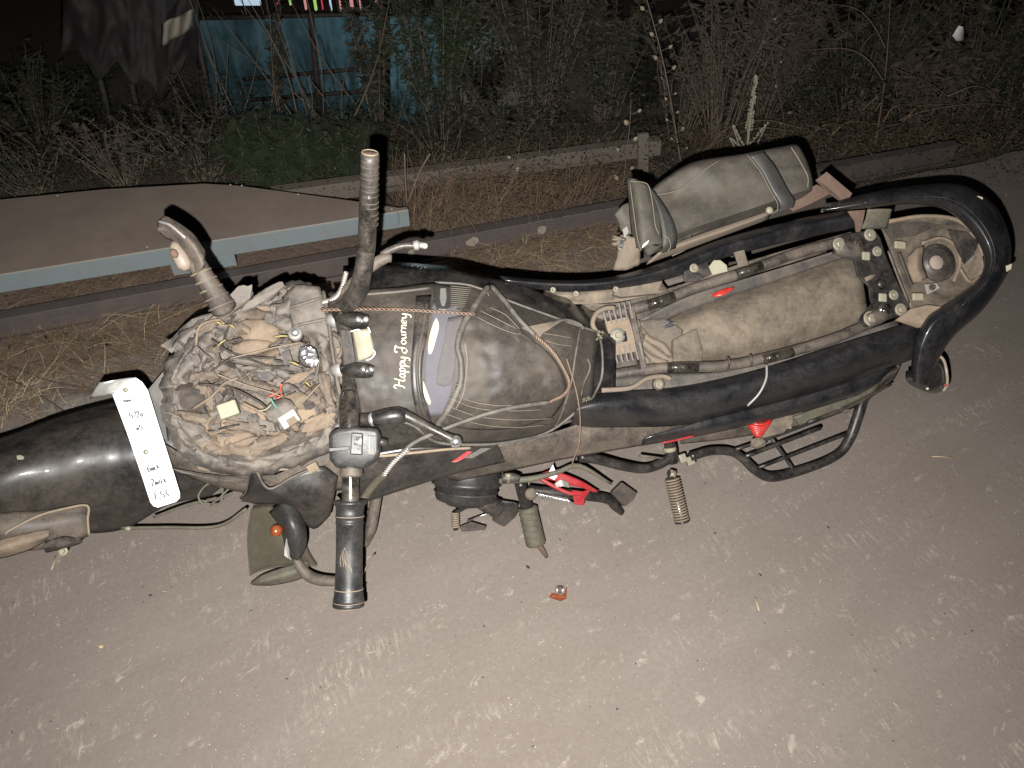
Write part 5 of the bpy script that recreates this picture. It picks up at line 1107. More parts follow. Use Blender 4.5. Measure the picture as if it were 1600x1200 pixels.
P_('mount_plate', prism([(1068, 410, -.135), (1104, 402, -.135), (1112, 428, -.135), (1088, 440, -.135), (1070, 440, -.135)], .008), 'matte_black', smooth=False, bevel=.002)
P_('yellow_clip', prism([(1108, 416, -.125), (1116, 406, -.12), (1126, 406, -.12), (1136, 414, -.122), (1138, 424, -.125), (1114, 430, -.13)], .006), 'cream_dull', smooth=False, bevel=.002)
P_('strap_clip', prism([(1147, 394, -.115), (1163, 390, -.115), (1170, 414, -.13), (1155, 418, -.13)], .004), 'inner_tan', smooth=False, bevel=.001)
# --- rails of the seat frame
def rail(pts, r=.0125): return P_('seat_rail', tube(pts, r, 12, 6), 'dusty_black')
r1 = rail([(905, 500, -.2), (960, 490, -.19), (1030, 472, -.18), (1080, 452, -.175), (1160, 426, -.17), (1250, 394, -.17), (1320, 376, -.17)])
r2_ = rail([(920, 612, -.2), (960, 586, -.19), (1050, 574, -.18), (1130, 572, -.175), (1210, 556, -.17), (1300, 530, -.17), (1370, 500, -.17)])
for rl, (x0, y0, x1, y1) in ((r1, (1014, 477, 1053, 464)), (r1, (1150, 429, 1190, 416)), (r2_, (1044, 574, 1090, 574)), (r2_, (1192, 562, 1238, 550))):
    P_('rubber_pad', tube([(x0, y0, -.162), (x1, y1, -.158)], .0115, 12, 3), 'bar_black', rl)
    for k in range(3):
        t = (k + .5) / 3; c = V(x0 + (x1 - x0) * t, y0 + (y1 - y0) * t, -.1505); P_('pad_stud', disc_stack(c, bu, [(0, .004), (.002, .003)], 8), 'dusty_black', rl)
for x, y in ((1137, 566), (1172, 562)): P_('rail_clip', tube([(x, y - 8, -.16), (x + 3, y, -.155), (x + 1, y + 10, -.165)], .0028, 6), 'matte_black', r2_)
# inner fender and under-seat parts
P_('rear_inner_fender', surf([
    [(1010, 520, -.27), (1060, 490, -.27), (1130, 458, -.265), (1220, 430, -.26), (1340, 394, -.25)],
    [(1020, 530, -.25), (1075, 505, -.225), (1150, 474, -.215), (1240, 448, -.21), (1345, 418, -.215)],
    [(1030, 545, -.245), (1085, 528, -.215), (1165, 505, -.20), (1255, 478, -.20), (1350, 450, -.205)],
    [(1040, 560, -.25), (1090, 552, -.225), (1170, 538, -.215), (1265, 510, -.21), (1355, 482, -.215)],
    [(1050, 575, -.27), (1095, 572, -.27), (1175, 566, -.265), (1265, 540, -.26), (1360, 506, -.25)]], 6, 6, .003, 30), 'inner_tan', solid=.003, label='dust covered inner rear fender')
P_('fender_side', surf([[(1000, 500, -.22), (1080, 462, -.22), (1200, 425, -.22), (1330, 385, -.21)], [(1010, 515, -.24), (1090, 480, -.235), (1205, 442, -.235), (1335, 398, -.23)]], 6, 4), 'inner_mat', solid=.003)
P_('reflector', surf([[(1112, 460, -.218), (1128, 452, -.21), (1148, 448, -.21)], [(1116, 464, -.214), (1130, 461, -.205), (1144, 454, -.21)]], 4, 3), 'red_spring', solid=.003)
P_('tool_box', prism([(1052, 530, -.20), (1090, 512, -.20), (1100, 548, -.20), (1098, 566, -.20), (1052, 566, -.20)], .05), 'inner_tan', smooth=False, bevel=.005)
P_('battery_box', prism([(1000, 500, -.215), (1040, 496, -.215), (1070, 515, -.215), (1050, 570, -.215), (1004, 574, -.215)], .05), 'dusty_black', smooth=False, bevel=.006)
P_('silver_tape', prism([(1034, 508, -.195), (1044, 502, -.195), (1058, 504, -.195), (1052, 510, -.195), (1038, 514, -.195)], .002), 'chrome', smooth=False)
for pts in ([(994, 500), (1004, 530), (1030, 552), (1052, 564)], [(998, 512), (1015, 530), (1036, 540), (1048, 558)], [(1000, 545), (1020, 560), (1044, 568)], [(1005, 520), (1000, 545), (1014, 566)]):
    s_ = cr([(x, y, -.19) for x, y in pts], 5); P_('cloth_strip', ribbon([V(*q) for q in s_], lambda t, u: .007, bu), 'tan_cloth', solid=.0015)
# regulator with fins
reg = P_('finned_regulator', prism([(946, 502, -.135), (982, 494, -.135), (1000, 548, -.135), (960, 556, -.135)], .012), 'mud_tan', smooth=False, bevel=.002, label='finned regulator block with a bolt in its middle')
ux, uy = (V(988, 500, -.135) - V(946, 508, -.135)).normalized(), (V(960, 490, -.135) - V(978, 565, -.135)).normalized()
for k in range(6):
    t = k / 5; x = 943 + 40 * t
    for (ya, yb, dx) in ((487 - 8 * t - (8 if k > 2 else 0), 507 - 9 * t, 5), (543 - 9 * t + 1, 567 - 6 * t, 6)):
        xo = 0 if ya < 520 else 16
        P_('fin', tube([(x + xo, ya, -.124), (x + xo + dx, yb, -.124)], .0026, 4, 1), 'mud_grey', reg, smooth=False)
P_('washer', disc_stack(V(965, 524, -.133), bu, [(0, .017), (.002, .0165)], 24), 'switch_light', reg)
bolt(965, 524, -.13, 9, mc, 'zinc')
P_('regulator_bracket', prism([(982, 482, -.13), (990, 478, -.13), (1010, 572, -.13), (1002, 576, -.13)], .02), 'dusty_black', smooth=False)
P_('pale_hose', tube([(934, 522, -.11), (926, 506, -.11), (932, 490, -.115), (946, 482, -.12), (960, 481, -.125)], .0055, 8), 'tan_cloth'); P_('pale_hose', tube([(940, 610, -.12), (985, 606, -.13), (1010, 592, -.14), (1034, 588, -.15), (1048, 592, -.15)], .0055, 8), 'tan_cloth')
P_('knob_mount', disc_stack(V(1030, 600, -.15), bu, [(-.01, .014), (0, .013), (.004, .009)], 16), 'inner_tan'); bolt(1030, 601, -.143, 6, mc, 'zinc')
P_('under_tank_tray', surf([[(930, 470, -.22), (990, 470, -.23), (1040, 455, -.24)], [(930, 540, -.22), (990, 540, -.24), (1040, 540, -.26)], [(930, 620, -.22), (990, 615, -.23), (1060, 590, -.24)]], 6, 6, .008, 20), 'dusty_black', solid=.003)
P_('left_tray', surf([[(935, 592, -.17), (1040, 584, -.18), (1130, 580, -.18), (1250, 550, -.18), (1400, 500, -.175)], [(940, 612, -.155), (1050, 606, -.17), (1150, 588, -.175), (1260, 560, -.175), (1405, 508, -.17)]], 6, 4, .002, 20), 'inner_mat', solid=.003)

# --- bracket plate at the tail
tb = P_('tail_bracket', prism([(1300, 378, -.15), (1318, 366, -.15), (1366, 358, -.15), (1376, 372, -.15), (1384, 398, -.15), (1402, 440, -.15), (1422, 478, -.15), (1412, 492, -.15), (1352, 511, -.15), (1342, 500, -.15), (1362, 474, -.15), (1362, 452, -.15), (1340, 430, -.15), (1334, 402, -.15), (1306, 396, -.15)], .006), 'frame_black', smooth=False, bevel=.002, label='black bolted bracket across the tail')
for x, y, r in ((1311, 382, 11), (1359, 367, 10), (1370, 393, 8), (1396, 461, 8), (1407, 484, 10), (1360, 498, 12)): bolt(x, y, -.146, r, mc, 'zinc')
for x, y in ((1340, 382), (1380, 484)):
    g = P_('rubber_grommet', disc_stack(V(x, y, -.15), bu, [(0, .017), (.006, .017), (.010, .0155), (.0105, .011), (.004, .009), (.003, .001)], 22), 'bar_black', tb)
for x, y, a in ((1353, 400, -12), (1379, 465, -12)): P_('bent_tab', box(V(x, y, -.135), (.020, .020, .006), rot=a), 'cream_dull', tb, smooth=False, bevel=.003)
P_('oval_slot', tube([(1352, 437, -.142), (1366, 430, -.142)], .0055, 10, 2), 'inner_tan', tb); P_('center_knob', disc_stack(V(1376, 444, -.148), bu, [(0, .012), (.006, .009), (.008, .003)], 16), 'frame_black', tb)
P_('edge_ridge', tube([(1388, 392, -.14), (1402, 430, -.14), (1420, 474, -.14)], .003, 8), 'dusty_black', tb)
P_('rail_foot', tube([(1306, 386, -.155, 12), (1330, 392, -.155, 14), (1345, 396, -.16, 8)], 0, 10, 4, inpx=True), 'dusty_black', tb); P_('rail_foot', tube([(1352, 502, -.155, 13), (1372, 494, -.155, 13), (1390, 488, -.16, 8)], 0, 10, 4, inpx=True), 'dusty_black', tb)
# tail compartment
tc_ = P_('tail_compartment', surf([[(1370, 345, -.16), (1440, 340, -.15), (1500, 345, -.15), (1532, 372, -.15)], [(1385, 375, -.19), (1440, 372, -.20), (1495, 375, -.20), (1535, 400, -.17)], [(1400, 420, -.20), (1445, 415, -.215), (1500, 415, -.21), (1538, 425, -.17)], [(1415, 460, -.19), (1450, 455, -.20), (1500, 450, -.19), (1535, 445, -.16)], [(1425, 488, -.16), (1455, 485, -.16), (1500, 470, -.155), (1528, 455, -.15)]], 6, 6, .006, 20), 'inner_tan', solid=.003, label='open dusty tail compartment')
P_('inner_lip', tube([(1388, 346, -.135), (1440, 338, -.13), (1490, 342, -.13), (1520, 360, -.13)], .005, 8), 'mud_tan', tc_)
lo = P_('lamp_socket', disc_stack(V(1464, 411, -.185), bu, [(0, px(30, V(1464, 411, -.19))), (.004, px(30, V(1464, 411, -.19))), (.006, px(27, V(1464, 411, -.19))), (.006, px(24, V(1464, 411, -.19))), (.012, px(23, V(1464, 411, -.19))), (.012, px(20, V(1464, 411, -.19))), (.018, px(18, V(1464, 411, -.19)))], 28), 'matte_black', tc_)
P_('socket_cap', disc_stack(V(1461, 411, -.168), bu, [(0, .018), (.007, .017), (.009, .015)], 24), 'stone', lo)
P_('brown_bracket', surf([[(1418, 400, -.15), (1432, 388, -.14), (1444, 384, -.145)], [(1418, 420, -.14), (1432, 415, -.125), (1442, 412, -.14)], [(1428, 444, -.15), (1440, 440, -.135), (1450, 434, -.145)]], 5, 5, .003, 12), 'mud_tan', tc_, solid=.01)
P_('dark_inset', prism([(1482, 358, -.145), (1510, 362, -.145), (1530, 378, -.145), (1522, 398, -.15), (1508, 412, -.155), (1496, 390, -.15)], .004), 'matte_black', tc_, smooth=False)
P_('dark_inset', prism([(1378, 352, -.152), (1440, 346, -.145), (1470, 352, -.15), (1430, 368, -.155), (1392, 372, -.16)], .004), 'mud_dark', tc_, smooth=False)
for x, y, r_ in ((1406, 383, 15), (1434, 464, 12)): P_('white_tab', box(V(x, y, -.135), (.028, .018, .008), rot=-12 if r_ == 15 else -8), 'cream_dull', tc_, smooth=False, bevel=.003)
P_('small_bracket', prism([(1446, 444, -.145), (1464, 442, -.145), (1470, 450, -.145), (1450, 460, -.15)], .006), 'silver_paint', tc_, smooth=False, bevel=.001); bolt(1456, 449, -.143, 5, mc, 'mud_dark')
for pts in ([(1404, 394), (1414, 420), (1424, 446)], [(1440, 380), (1470, 372), (1492, 384), (1500, 410), (1490, 440)], [(1500, 420), (1515, 440), (1532, 432)], [(1516, 362), (1528, 380), (1536, 400)]): P_('inner_rib', tube([(x, y, -.16) for x, y in pts], .004, 7), 'mud_tan' if pts[0][0] > 1410 else 'mud_dark', tc_)
P_('rust_strap', prism([(1325, 330, -.10), (1352, 328, -.10), (1348, 348, -.12), (1344, 362, -.14), (1338, 362, -.14), (1336, 346, -.12)], .003), 'rust', smooth=False)
P_('olive_bracket', surf([[(1356, 328, -.10), (1376, 327, -.095), (1394, 327, -.10)], [(1352, 344, -.12), (1372, 343, -.115), (1390, 343, -.12)], [(1346, 358, -.14), (1368, 358, -.138), (1386, 357, -.14)]], 4, 4), 'rubber_olive', solid=.004)
# --- grab rail
gin = [(1284, 331, -.10), (1350, 326, -.10), (1420, 319, -.10), (1470, 326, -.10), (1506, 350, -.10), (1533, 388, -.10), (1536, 420, -.10), (1518, 447, -.105), (1482, 472, -.11), (1448, 494, -.12), (1430, 528, -.14), (1424, 565, -.165), (1424, 596, -.185)]
gout = [(1282, 324, -.10), (1350, 303, -.10), (1430, 290, -.10), (1500, 288, -.10), (1548, 314, -.10), (1574, 358, -.10), (1580, 402, -.10), (1566, 442, -.105), (1534, 486, -.11), (1492, 524, -.12), (1470, 556, -.14), (1460, 585, -.165), (1456, 606, -.185)]
def gmix(t, up): return [(a[0] + (b[0] - a[0]) * t, a[1] + (b[1] - a[1]) * t, a[2] + up * (1 if k else .2)) for k, (a, b) in enumerate(zip(gin, gout))]
gb_ = P_('grab_rail', surf([gin, gmix(.06, .028), gmix(.22, .046), gmix(.36, .050), gmix(.66, .044), gmix(.92, .026), gout], 8, 4), 'tail_black', solid=.01, label='thick curved black grab rail round the tail')
P_('rail_crease', tube([(x, y, h) for x, y, h in gmix(.40, .0495)[1:9]], .0011, 6), 'grip_rubber', gb_)
P_('arm_web', prism([(1400, 500, -.13), (1424, 482, -.12), (1450, 476, -.11), (1478, 480, -.10), (1462, 500, -.09), (1450, 508, -.10), (1436, 512, -.12)], .008), 'mud_tan', gb_, smooth=False, bevel=.003)
P_('rail_chip', prism([(1573, 415, -.045), (1581, 412, -.045), (1580, 420, -.045), (1574, 424, -.045)], .003), 'cream', gb_, smooth=False); P_('rail_chip', prism([(1528, 306, -.04), (1535, 308, -.04), (1536, 311, -.04)], .003), 'cream', gb_, smooth=False)
# rear left indicator
ra = P_('rear_indicator', surf([[(1415, 580, -.19), (1438, 572, -.17), (1462, 560, -.18), (1468, 548, -.2)], [(1416, 594, -.17), (1440, 592, -.145), (1468, 580, -.15), (1478, 570, -.18)], [(1430, 606, -.18), (1448, 610, -.155), (1470, 602, -.16), (1480, 590, -.18)], [(1445, 612, -.21), (1456, 615, -.20), (1470, 612, -.2), (1479, 604, -.21)]], 6, 6), 'gloss_black', solid=.008, label='rear indicator pod under the end of the grab rail')
P_('lens_rim', tube([(1462, 552, -.175), (1474, 562, -.165), (1479, 580, -.16), (1480, 600, -.17), (1474, 611, -.18)], .0035, 7), 'clear_lens', ra); P_('red_spot', disc_stack(V(1477, 602, -.155), bu, [(0, .004), (.002, .003)], 8), 'red_paint', ra); P_('cream_screw', disc_stack(V(1449, 607, -.15), bu, [(0, .004), (.002, .003)], 8), 'cream', ra)

# --- saree guard, footrests, lower parts
sgd = P_('side_guard', tube([(1395, 572, -.36, 7), (1380, 592, -.36, 7), (1350, 622, -.365, 8), (1340, 650, -.37, 8), (1326, 688, -.38, 8), (1306, 712, -.385, 7.5), (1260, 732, -.39, 7.5), (1208, 745, -.39, 8), (1182, 736, -.385, 7.5), (1158, 714, -.38, 7), (1138, 705, -.375, 7), (1108, 705, -.37, 7), (1078, 714, -.37, 7.5)], 0, 12, 6, inpx=True), 'frame_black', label='bent tubular guard rail beside the rear wheel')
for q in ([(1160, 715, -.378, 3.6), (1220, 692, -.375, 3.6), (1282, 668, -.37, 3.6)], [(1182, 732, -.383, 3), (1250, 706, -.378, 3), (1322, 678, -.375, 3)], [(1142, 705, -.378, 3), (1220, 678, -.372, 3), (1340, 632, -.365, 3)], [(1240, 735, -.388, 3), (1225, 712, -.385, 3), (1205, 684, -.378, 3)]): P_('guard_bar', tube(q, 0, 8, 4, inpx=True), 'frame_black', sgd)
P_('chain_cover', surf([[(1060, 668, -.36), (1140, 655, -.36), (1230, 640, -.36), (1300, 612, -.36), (1380, 578, -.36), (1405, 566, -.36)], [(1062, 680, -.345), (1145, 668, -.345), (1235, 652, -.345), (1305, 628, -.345), (1380, 592, -.345), (1406, 574, -.35)], [(1064, 694, -.37), (1145, 685, -.37), (1240, 668, -.37), (1300, 650, -.37), (1360, 622, -.37), (1398, 592, -.37)]], 6, 6, .004, 18), 'dusty_black', solid=.004)
P_('chain_cover_tail', surf([[(1240, 652, -.33), (1310, 625, -.33), (1380, 590, -.33)], [(1250, 665, -.34), (1310, 640, -.34), (1370, 612, -.34)]], 5, 4, .002, 20), 'rubber_olive', solid=.006)
for q in ([(1255, 640, -.32), (1330, 610, -.32), (1400, 575, -.32)], [(1262, 660, -.325), (1330, 634, -.325), (1392, 600, -.325)]): P_('cover_ridge', tube(q, .004, 7), 'matte_black')
P_('clevis', box(V(1316, 640, -.34), (.03, .012, .012), rot=-20), 'dusty_black', smooth=False, bevel=.002); P_('clevis', box(V(1232, 664, -.34), (.012, .02, .01), rot=-10), 'silver_paint', smooth=False, bevel=.002)
# red shock spring
spc, sax = V(1184, 668, -.30), (V(1184, 690, -.33) - V(1184, 655, -.27)).normalized()
spr = P_('shock_absorber', tubeW([spc - sax * .07, spc + sax * .022], .012, 12), 'inner_tan')
turns = 8; path = []
for i in range(turns * 20 + 1):
    t = i / (turns * 20); a = 6.2832 * turns * t; r = .030 * (1 - .75 * max(0, t - .25) / .75); path.append(spc + sax * (-.05 + .078 * t) + (bf * math.cos(a) + sax.cross(bf) * math.sin(a)) * r)
P_('coil_spring', tubeW(path, .0034, 7), 'red_spring', spr)
lump(1184, 692, -.33, 14, 9, .012, 'inner_tan', spr, 'spring_seat', 3); P_('swing_bracket', prism([(1215, 650, -.33), (1240, 640, -.33), (1240, 662, -.33), (1225, 676, -.33), (1190, 686, -.34), (1190, 676, -.34)], .01), 'inner_tan', smooth=False, bevel=.003)
# rear footrest
P_('hanger_tube', tube([(905, 714, -.33, 8), (935, 718, -.34, 8), (975, 728, -.36, 8), (1010, 732, -.375, 7.5), (1040, 720, -.38, 8), (1052, 706, -.38, 9)], 0, 12, 6, inpx=True), 'frame_black')
P_('hanger_strut', tube([(1043, 682, -.35, 8), (1048, 700, -.37, 10), (1050, 722, -.385, 10)], 0, 12, 5, inpx=True), 'frame_black')
P_('strut_ring', lathe(V(1046, 699, -.365), V(1047, 705, -.367), [(0, .0155), (.5, .0165), (1, .0155)], 14), 'cream_dull')
for x, y, w_ in ((1066, 716, .018), (1078, 720, .02)): P_('hanger_nut', box(V(x, y, -.375), (w_, .022, .016), rot=10), 'zinc', smooth=False, bevel=.002)
P_('stay_rod', tube([(1000, 712, -.35), (1035, 716, -.36)], .0035, 6, 2), 'inner_tan')
fp = P_('rear_footrest', tube([(1046, 740, -.40), (1054, 742, -.40)], .012, 10, 2), 'zinc', label='ribbed rear footrest pointing down')
pa, pb = V(1050, 748, -.40), V(1066, 816, -.41); pd = pb - pa
P_('peg_core', lathe(pa - pd * .16, pb, [(0, .010), (.14, .010), (.15, .0165), (.985, .0165), (1, .0165)], 16), 'bar_black', fp)
for k in range(16):
    c = pa + pd * (.0 + .92 * k / 15); P_('peg_ring', lathe(c, c + pd * .036, [(0, .0175), (.3, .0198), (.7, .0198), (1, .0175)], 16), 'rubber_tan', fp)
P_('peg_cap', lathe(pb - pd * .03, pb + pd * .02, [(0, .0195), (.6, .0195), (1, .012)], 16), 'bar_black', fp)
# front footrest
pa, pb = V(824, 792, -.42), V(838, 852, -.435); pd = pb - pa
ff_ = P_('front_footrest', tube([(812, 752, -.38, 9), (818, 775, -.40, 9.5), (824, 795, -.42, 10)], 0, 12, 4, inpx=True), 'frame_black', label='worn front footrest with olive rubber')
P_('rubber_sleeve', lathe(pa, pb, [(0, px(13, pa)), (.04, px(16, pa)), (.12, px(15, pa)), (.5, px(15.5, pa)), (.95, px(16, pa)), (1, px(13, pa))], 14), 'rubber_olive', ff_)
for k in range(6): c = pa + pd * (.1 + .15 * k); P_('sleeve_rib', lathe(c, c + pd * .06 + bf * .003, [(0, px(15, pa)), (.5, px(17.4, pa)), (1, px(15, pa))], 14), 'rubber_olive', ff_)
P_('broken_tip', tube([(842, 852, -.435, 5), (848, 860, -.44, 4.5), (854, 870, -.45, 3)], 0, 8, 3, inpx=True), 'rust', ff_)
# engine cover and gear lever
ea, eb = V(731, 722, -.33), V(727, 788, -.345)
ec = P_('engine_cover', lathe(ea, eb, [(t, px(r, ea)) for t, r in ((0, 48), (.2, 52), (.40, 53), (.42, 55), (.50, 55), (.52, 52), (.53, 50), (.82, 48), (.88, 46), (.92, 40), (.93, 34), (1.0, 30))], 36), 'grip_rubber', label='round black engine side cover')
P_('cover_rib', lathe(ea.lerp(eb, .66), ea.lerp(eb, .70), [(0, px(48.5, ea)), (.5, px(51, ea)), (1, px(48.5, ea))], 36), 'matte_black', ec)
P_('gear_linkage', tube([(748, 786, -.36, 3), (728, 792, -.38, 3.5), (712, 800, -.39, 4)], 0, 8, 4, inpx=True), 'frame_black')
pa, pb = V(711, 799, -.39), V(712, 828, -.40); pd = pb - pa; gp = P_('gear_peg', lathe(pa, pb, [(0, .006), (1, .006)], 10), 'frame_black')
for k in range(7): c = pa + pd * (.05 + .12 * k); P_('peg_ring', lathe(c, c + pd * .08, [(0, .0085), (.5, .0105), (1, .0085)], 12), 'rubber_tan', gp)
P_('bent_lever', prism([(718, 823, -.40), (736, 815, -.39), (760, 822, -.39), (758, 828, -.395), (722, 831, -.40)], .01), 'mud_dark', smooth=False, bevel=.002)
P_('steel_link', tube([(730, 814, -.40, 1.5), (768, 800, -.38, 1.5)], 0, 6, 2, inpx=True), 'chrome')
P_('rubber_boot', lathe(V(752, 780, -.34), V(780, 796, -.37), [(0, .02), (.15, .024), (.25, .02), (.35, .024), (.45, .02), (.55, .024), (.65, .02), (.8, .024), (1, .018)], 16), 'matte_black')
P_('stand_mount', prism([(770, 800, -.35), (784, 782, -.34), (810, 786, -.34), (808, 806, -.36), (788, 824, -.37), (771, 815, -.37)], .03), 'gloss_black', smooth=False, bevel=.004)
P_('linkage_bolt', tube([(784, 748, -.30, 7), (800, 746, -.30, 8), (812, 748, -.30, 6)], 0, 8, 3, inpx=True), 'matte_black'); P_('linkage_bolt', tube([(794, 740, -.29, 5), (794, 752, -.30, 5)], 0, 8, 3, inpx=True), 'zinc')
P_('mount_pipe', tube([(780, 752, -.31, 5), (830, 748, -.30, 5), (870, 738, -.30, 4), (905, 728, -.31, 4), (955, 756, -.34, 2)], 0, 8, 5, inpx=True), 'rubber_olive')
P_('swivel', disc_stack(V(830, 772, -.36), bu, [(-.02, .016), (0, .015), (.006, .010)], 12), 'inner_tan')
P_('side_stand', tube([(826, 765, -.38, 8), (870, 770, -.38, 8), (920, 775, -.39, 8), (950, 780, -.40, 8), (962, 792, -.42, 7), (972, 802, -.43, 4)], 0, 12, 6, inpx=True), 'frame_black')
P_('stand_foot', prism([(955, 770, -.395), (972, 753, -.39), (996, 770, -.395), (990, 782, -.40), (976, 792, -.41), (962, 778, -.40)], .02), 'mud_dark', smooth=False, bevel=.003)
P_('stand_spring', join(helix([(842, 772, -.36), (864, 777, -.36), (886, 782, -.365)], .0052, .0016, 20, 1), tube([(836, 770, -.36), (842, 772, -.36)], .003, 6, 2), tube([(886, 782, -.365), (896, 786, -.37)], .0025, 6, 2)), 'chrome')
P_('red_bracket', surf([[(840, 742, -.34), (858, 736, -.32), (880, 740, -.32), (910, 752, -.33), (936, 768, -.35)], [(842, 748, -.335), (860, 750, -.325), (882, 756, -.325), (908, 762, -.33), (930, 770, -.35)]], 5, 4), 'red_paint', solid=.004)
P_('red_bracket_arm', tube([(842, 746, -.33), (862, 758, -.325), (888, 770, -.325), (912, 772, -.33)], .005, 8), 'red_paint'); P_('red_bracket_arm', prism([(894, 766, -.32), (912, 768, -.32), (926, 762, -.32), (914, 778, -.33), (912, 790, -.34), (898, 788, -.34), (896, 778, -.33)], .004), 'red_paint', smooth=False, bevel=.001)
P_('sharp_white_scrap', prism([(854, 744, -.31), (864, 726, -.29), (871, 744, -.31), (866, 750, -.31)], .002), 'white_plate', smooth=False)
P_('mesh_disc', surf([[(866, 756, -.315), (876, 749, -.31), (890, 754, -.315)], [(870, 762, -.312), (880, 760, -.306), (890, 762, -.315)]], 5, 5, .002, 3), 'steel_chain', solid=.002)
P_('clutch_cable_arm', tube([(590, 760, -.30, 9), (584, 800, -.32, 9), (578, 830, -.33, 9), (570, 852, -.34, 6)], 0, 10, 5, inpx=True), 'dusty_black')
P_('loose_wire', tube([(568, 896, -.30), (576, 880, -.32), (585, 866, -.34)], .0022, 6), 'rubber_tan')
P_('exhaust_pipe', tubeW([Vector(q) for q in cr([B0 - bu * .5 + bf * .2 + br * .12, B0 - bu * .56 - bf * .1 + br * .15, B0 - bu * .5 - bf * .5 + br * .17, B0 - bu * .38 - bf * .95 + br * .17], 5)], .026, 12), 'dusty_black')

# ================================================================== SIDE BAG (hangs at the right side)
sb = thing('side_bag', 'dusty olive black rexine side bag with two bands hanging behind the motorcycle', 'bag', V(1110, 330, -.4))
H0 = -.17
body = build('bag_body', surf([
    [(1012, 300, H0 - .05), (1040, 277, H0 - .05), (1085, 252, H0 - .05), (1160, 240, H0 - .05), (1234, 226, H0 - .05), (1246, 227, H0 - .07)],
    [(1014, 303, H0 - .02), (1044, 282, H0 - .02), (1090, 256, H0 - .015), (1162, 243, H0 - .01), (1238, 229, H0 - .01), (1252, 232, H0 - .04)],
    [(1020, 322, H0 - .01), (1060, 304, H0 - .03), (1112, 272, H0 + .005), (1175, 262, H0), (1248, 246, H0), (1264, 256, H0 - .04)],
    [(1030, 345, H0 - .005), (1075, 326, H0 - .005), (1130, 304, H0 - .004), (1190, 288, H0 + .004), (1257, 268, H0 + .002), (1271, 284, H0 - .04)],
    [(1036, 372, H0 + .004), (1085, 352, H0 + .006), (1140, 334, H0 + .008), (1205, 312, H0 + .008), (1260, 294, H0 + .004), (1270, 298, H0 - .04)],
    [(1034, 378, H0 + .002), (1085, 357, H0 + .002), (1140, 339, H0 + .002), (1205, 317, H0 + .002), (1258, 299, H0 - .002), (1266, 302, H0 - .045)],
    [(1010, 402, H0 - .045), (1080, 374, H0 - .045), (1140, 353, H0 - .045), (1196, 333, H0 - .045), (1246, 314, H0 - .045), (1256, 312, H0 - .065)]], 6, 5, .006, 18), 'bag_olive', sb, solid=.03)
build('side_flap', surf([[(978, 278, H0 - .02), (990, 280, H0 + .01), (1006, 284, H0 + .01), (1016, 292, H0)], [(982, 320, H0 - .02), (996, 322, H0 + .02), (1014, 324, H0 + .025), (1030, 328, H0 + .01)], [(986, 360, H0 - .02), (1000, 362, H0 + .02), (1018, 362, H0 + .025), (1034, 366, H0 + .01)], [(992, 388, H0 - .02), (1004, 388, H0 + .01), (1022, 382, H0 + .015), (1036, 380, H0 + .01)]], 6, 6, .003, 30), 'bag_olive', sb, solid=.02)
build('lower_gusset', surf([[(962, 372, H0 - .03), (975, 366, H0 - .01), (992, 372, H0 - .01)], [(964, 395, H0 - .04), (980, 392, H0 - .02), (1000, 392, H0 - .02)], [(958, 422, H0 - .06), (978, 422, H0 - .05), (1000, 414, H0 - .05)]], 5, 5, .006, 12), 'tan_cloth', sb, solid=.006)
build('torn_corner', surf([[(960, 335, H0 - .03), (972, 322, H0 - .02), (984, 316, H0 - .03)], [(966, 348, H0 - .04), (976, 346, H0 - .03), (986, 344, H0 - .03)], [(970, 362, H0 - .04), (978, 366, H0 - .03), (988, 366, H0 - .03)]], 4, 4, .004, 10), 'bag_olive', sb, solid=.004)
for pts in ([(1170, 242), (1190, 268), (1206, 298), (1218, 318), (1216, 330)],):
    for k in range(1):
        a = [(x, y, H0 + .018) for x, y in pts]; b = [(x + 24, y - 6, H0 + .018) for x, y in pts]
        m2 = [(x + 12, y - 3, H0 + .022) for x, y in pts]
        build('band', surf([a, m2, b], 6, 3), 'bag_band', sb, solid=.003)
build('band', surf([[(1014, 290, H0 + .025), (1026, 320, H0 + .035), (1034, 360, H0 + .035), (1036, 384, H0 + .03), (1034, 396, H0 + .01)], [(1024, 300, H0 + .022), (1044, 330, H0 + .034), (1056, 356, H0 + .034), (1058, 376, H0 + .028), (1056, 388, H0 + .01)]], 6, 3), 'bag_band', sb, solid=.003)
def sl_(pts, h, r=.0011): build('seam_line', tube([(x, y, H0 + h) for x, y in pts], r, 5), 'seam', sb)
sl_([(1018, 306), (1060, 296), (1100, 266), (1125, 250)], .02); sl_([(1168, 242), (1188, 268), (1204, 298), (1215, 318), (1214, 330)], .024); sl_([(1236, 230), (1250, 252), (1262, 276), (1262, 292)], .016, .0014); sl_([(984, 284), (990, 330), (996, 372), (1002, 392)], .03); sl_([(984, 283), (1005, 285), (1014, 292), (1020, 320), (1024, 352), (1030, 366)], .034)
sl_([(1050, 400), (1100, 378), (1180, 345), (1240, 318)], -.02, .0012); sl_([(1036, 368), (1044, 372), (1048, 384), (1044, 392)], .04)
build('lower_fold', surf([[(1034, 388, H0 + .0), (1080, 370, H0 + .004), (1140, 350, H0 + .004), (1210, 326, H0 + .002)], [(1030, 396, H0 + .008), (1080, 378, H0 + .012), (1140, 358, H0 + .01), (1205, 334, H0 + .006)], [(1010, 414, H0 - .03), (1070, 392, H0 - .02), (1140, 366, H0 - .02), (1200, 344, H0 - .03)]], 6, 5, .003, 20), 'tan_cloth', sb, solid=.004)
build('zip_pull', prism([(966, 388, H0 + .03), (971, 372, H0 + .03), (976, 373, H0 + .03), (972, 390, H0 + .03)], .002), 'chrome', sb, smooth=False, bevel=.0008)
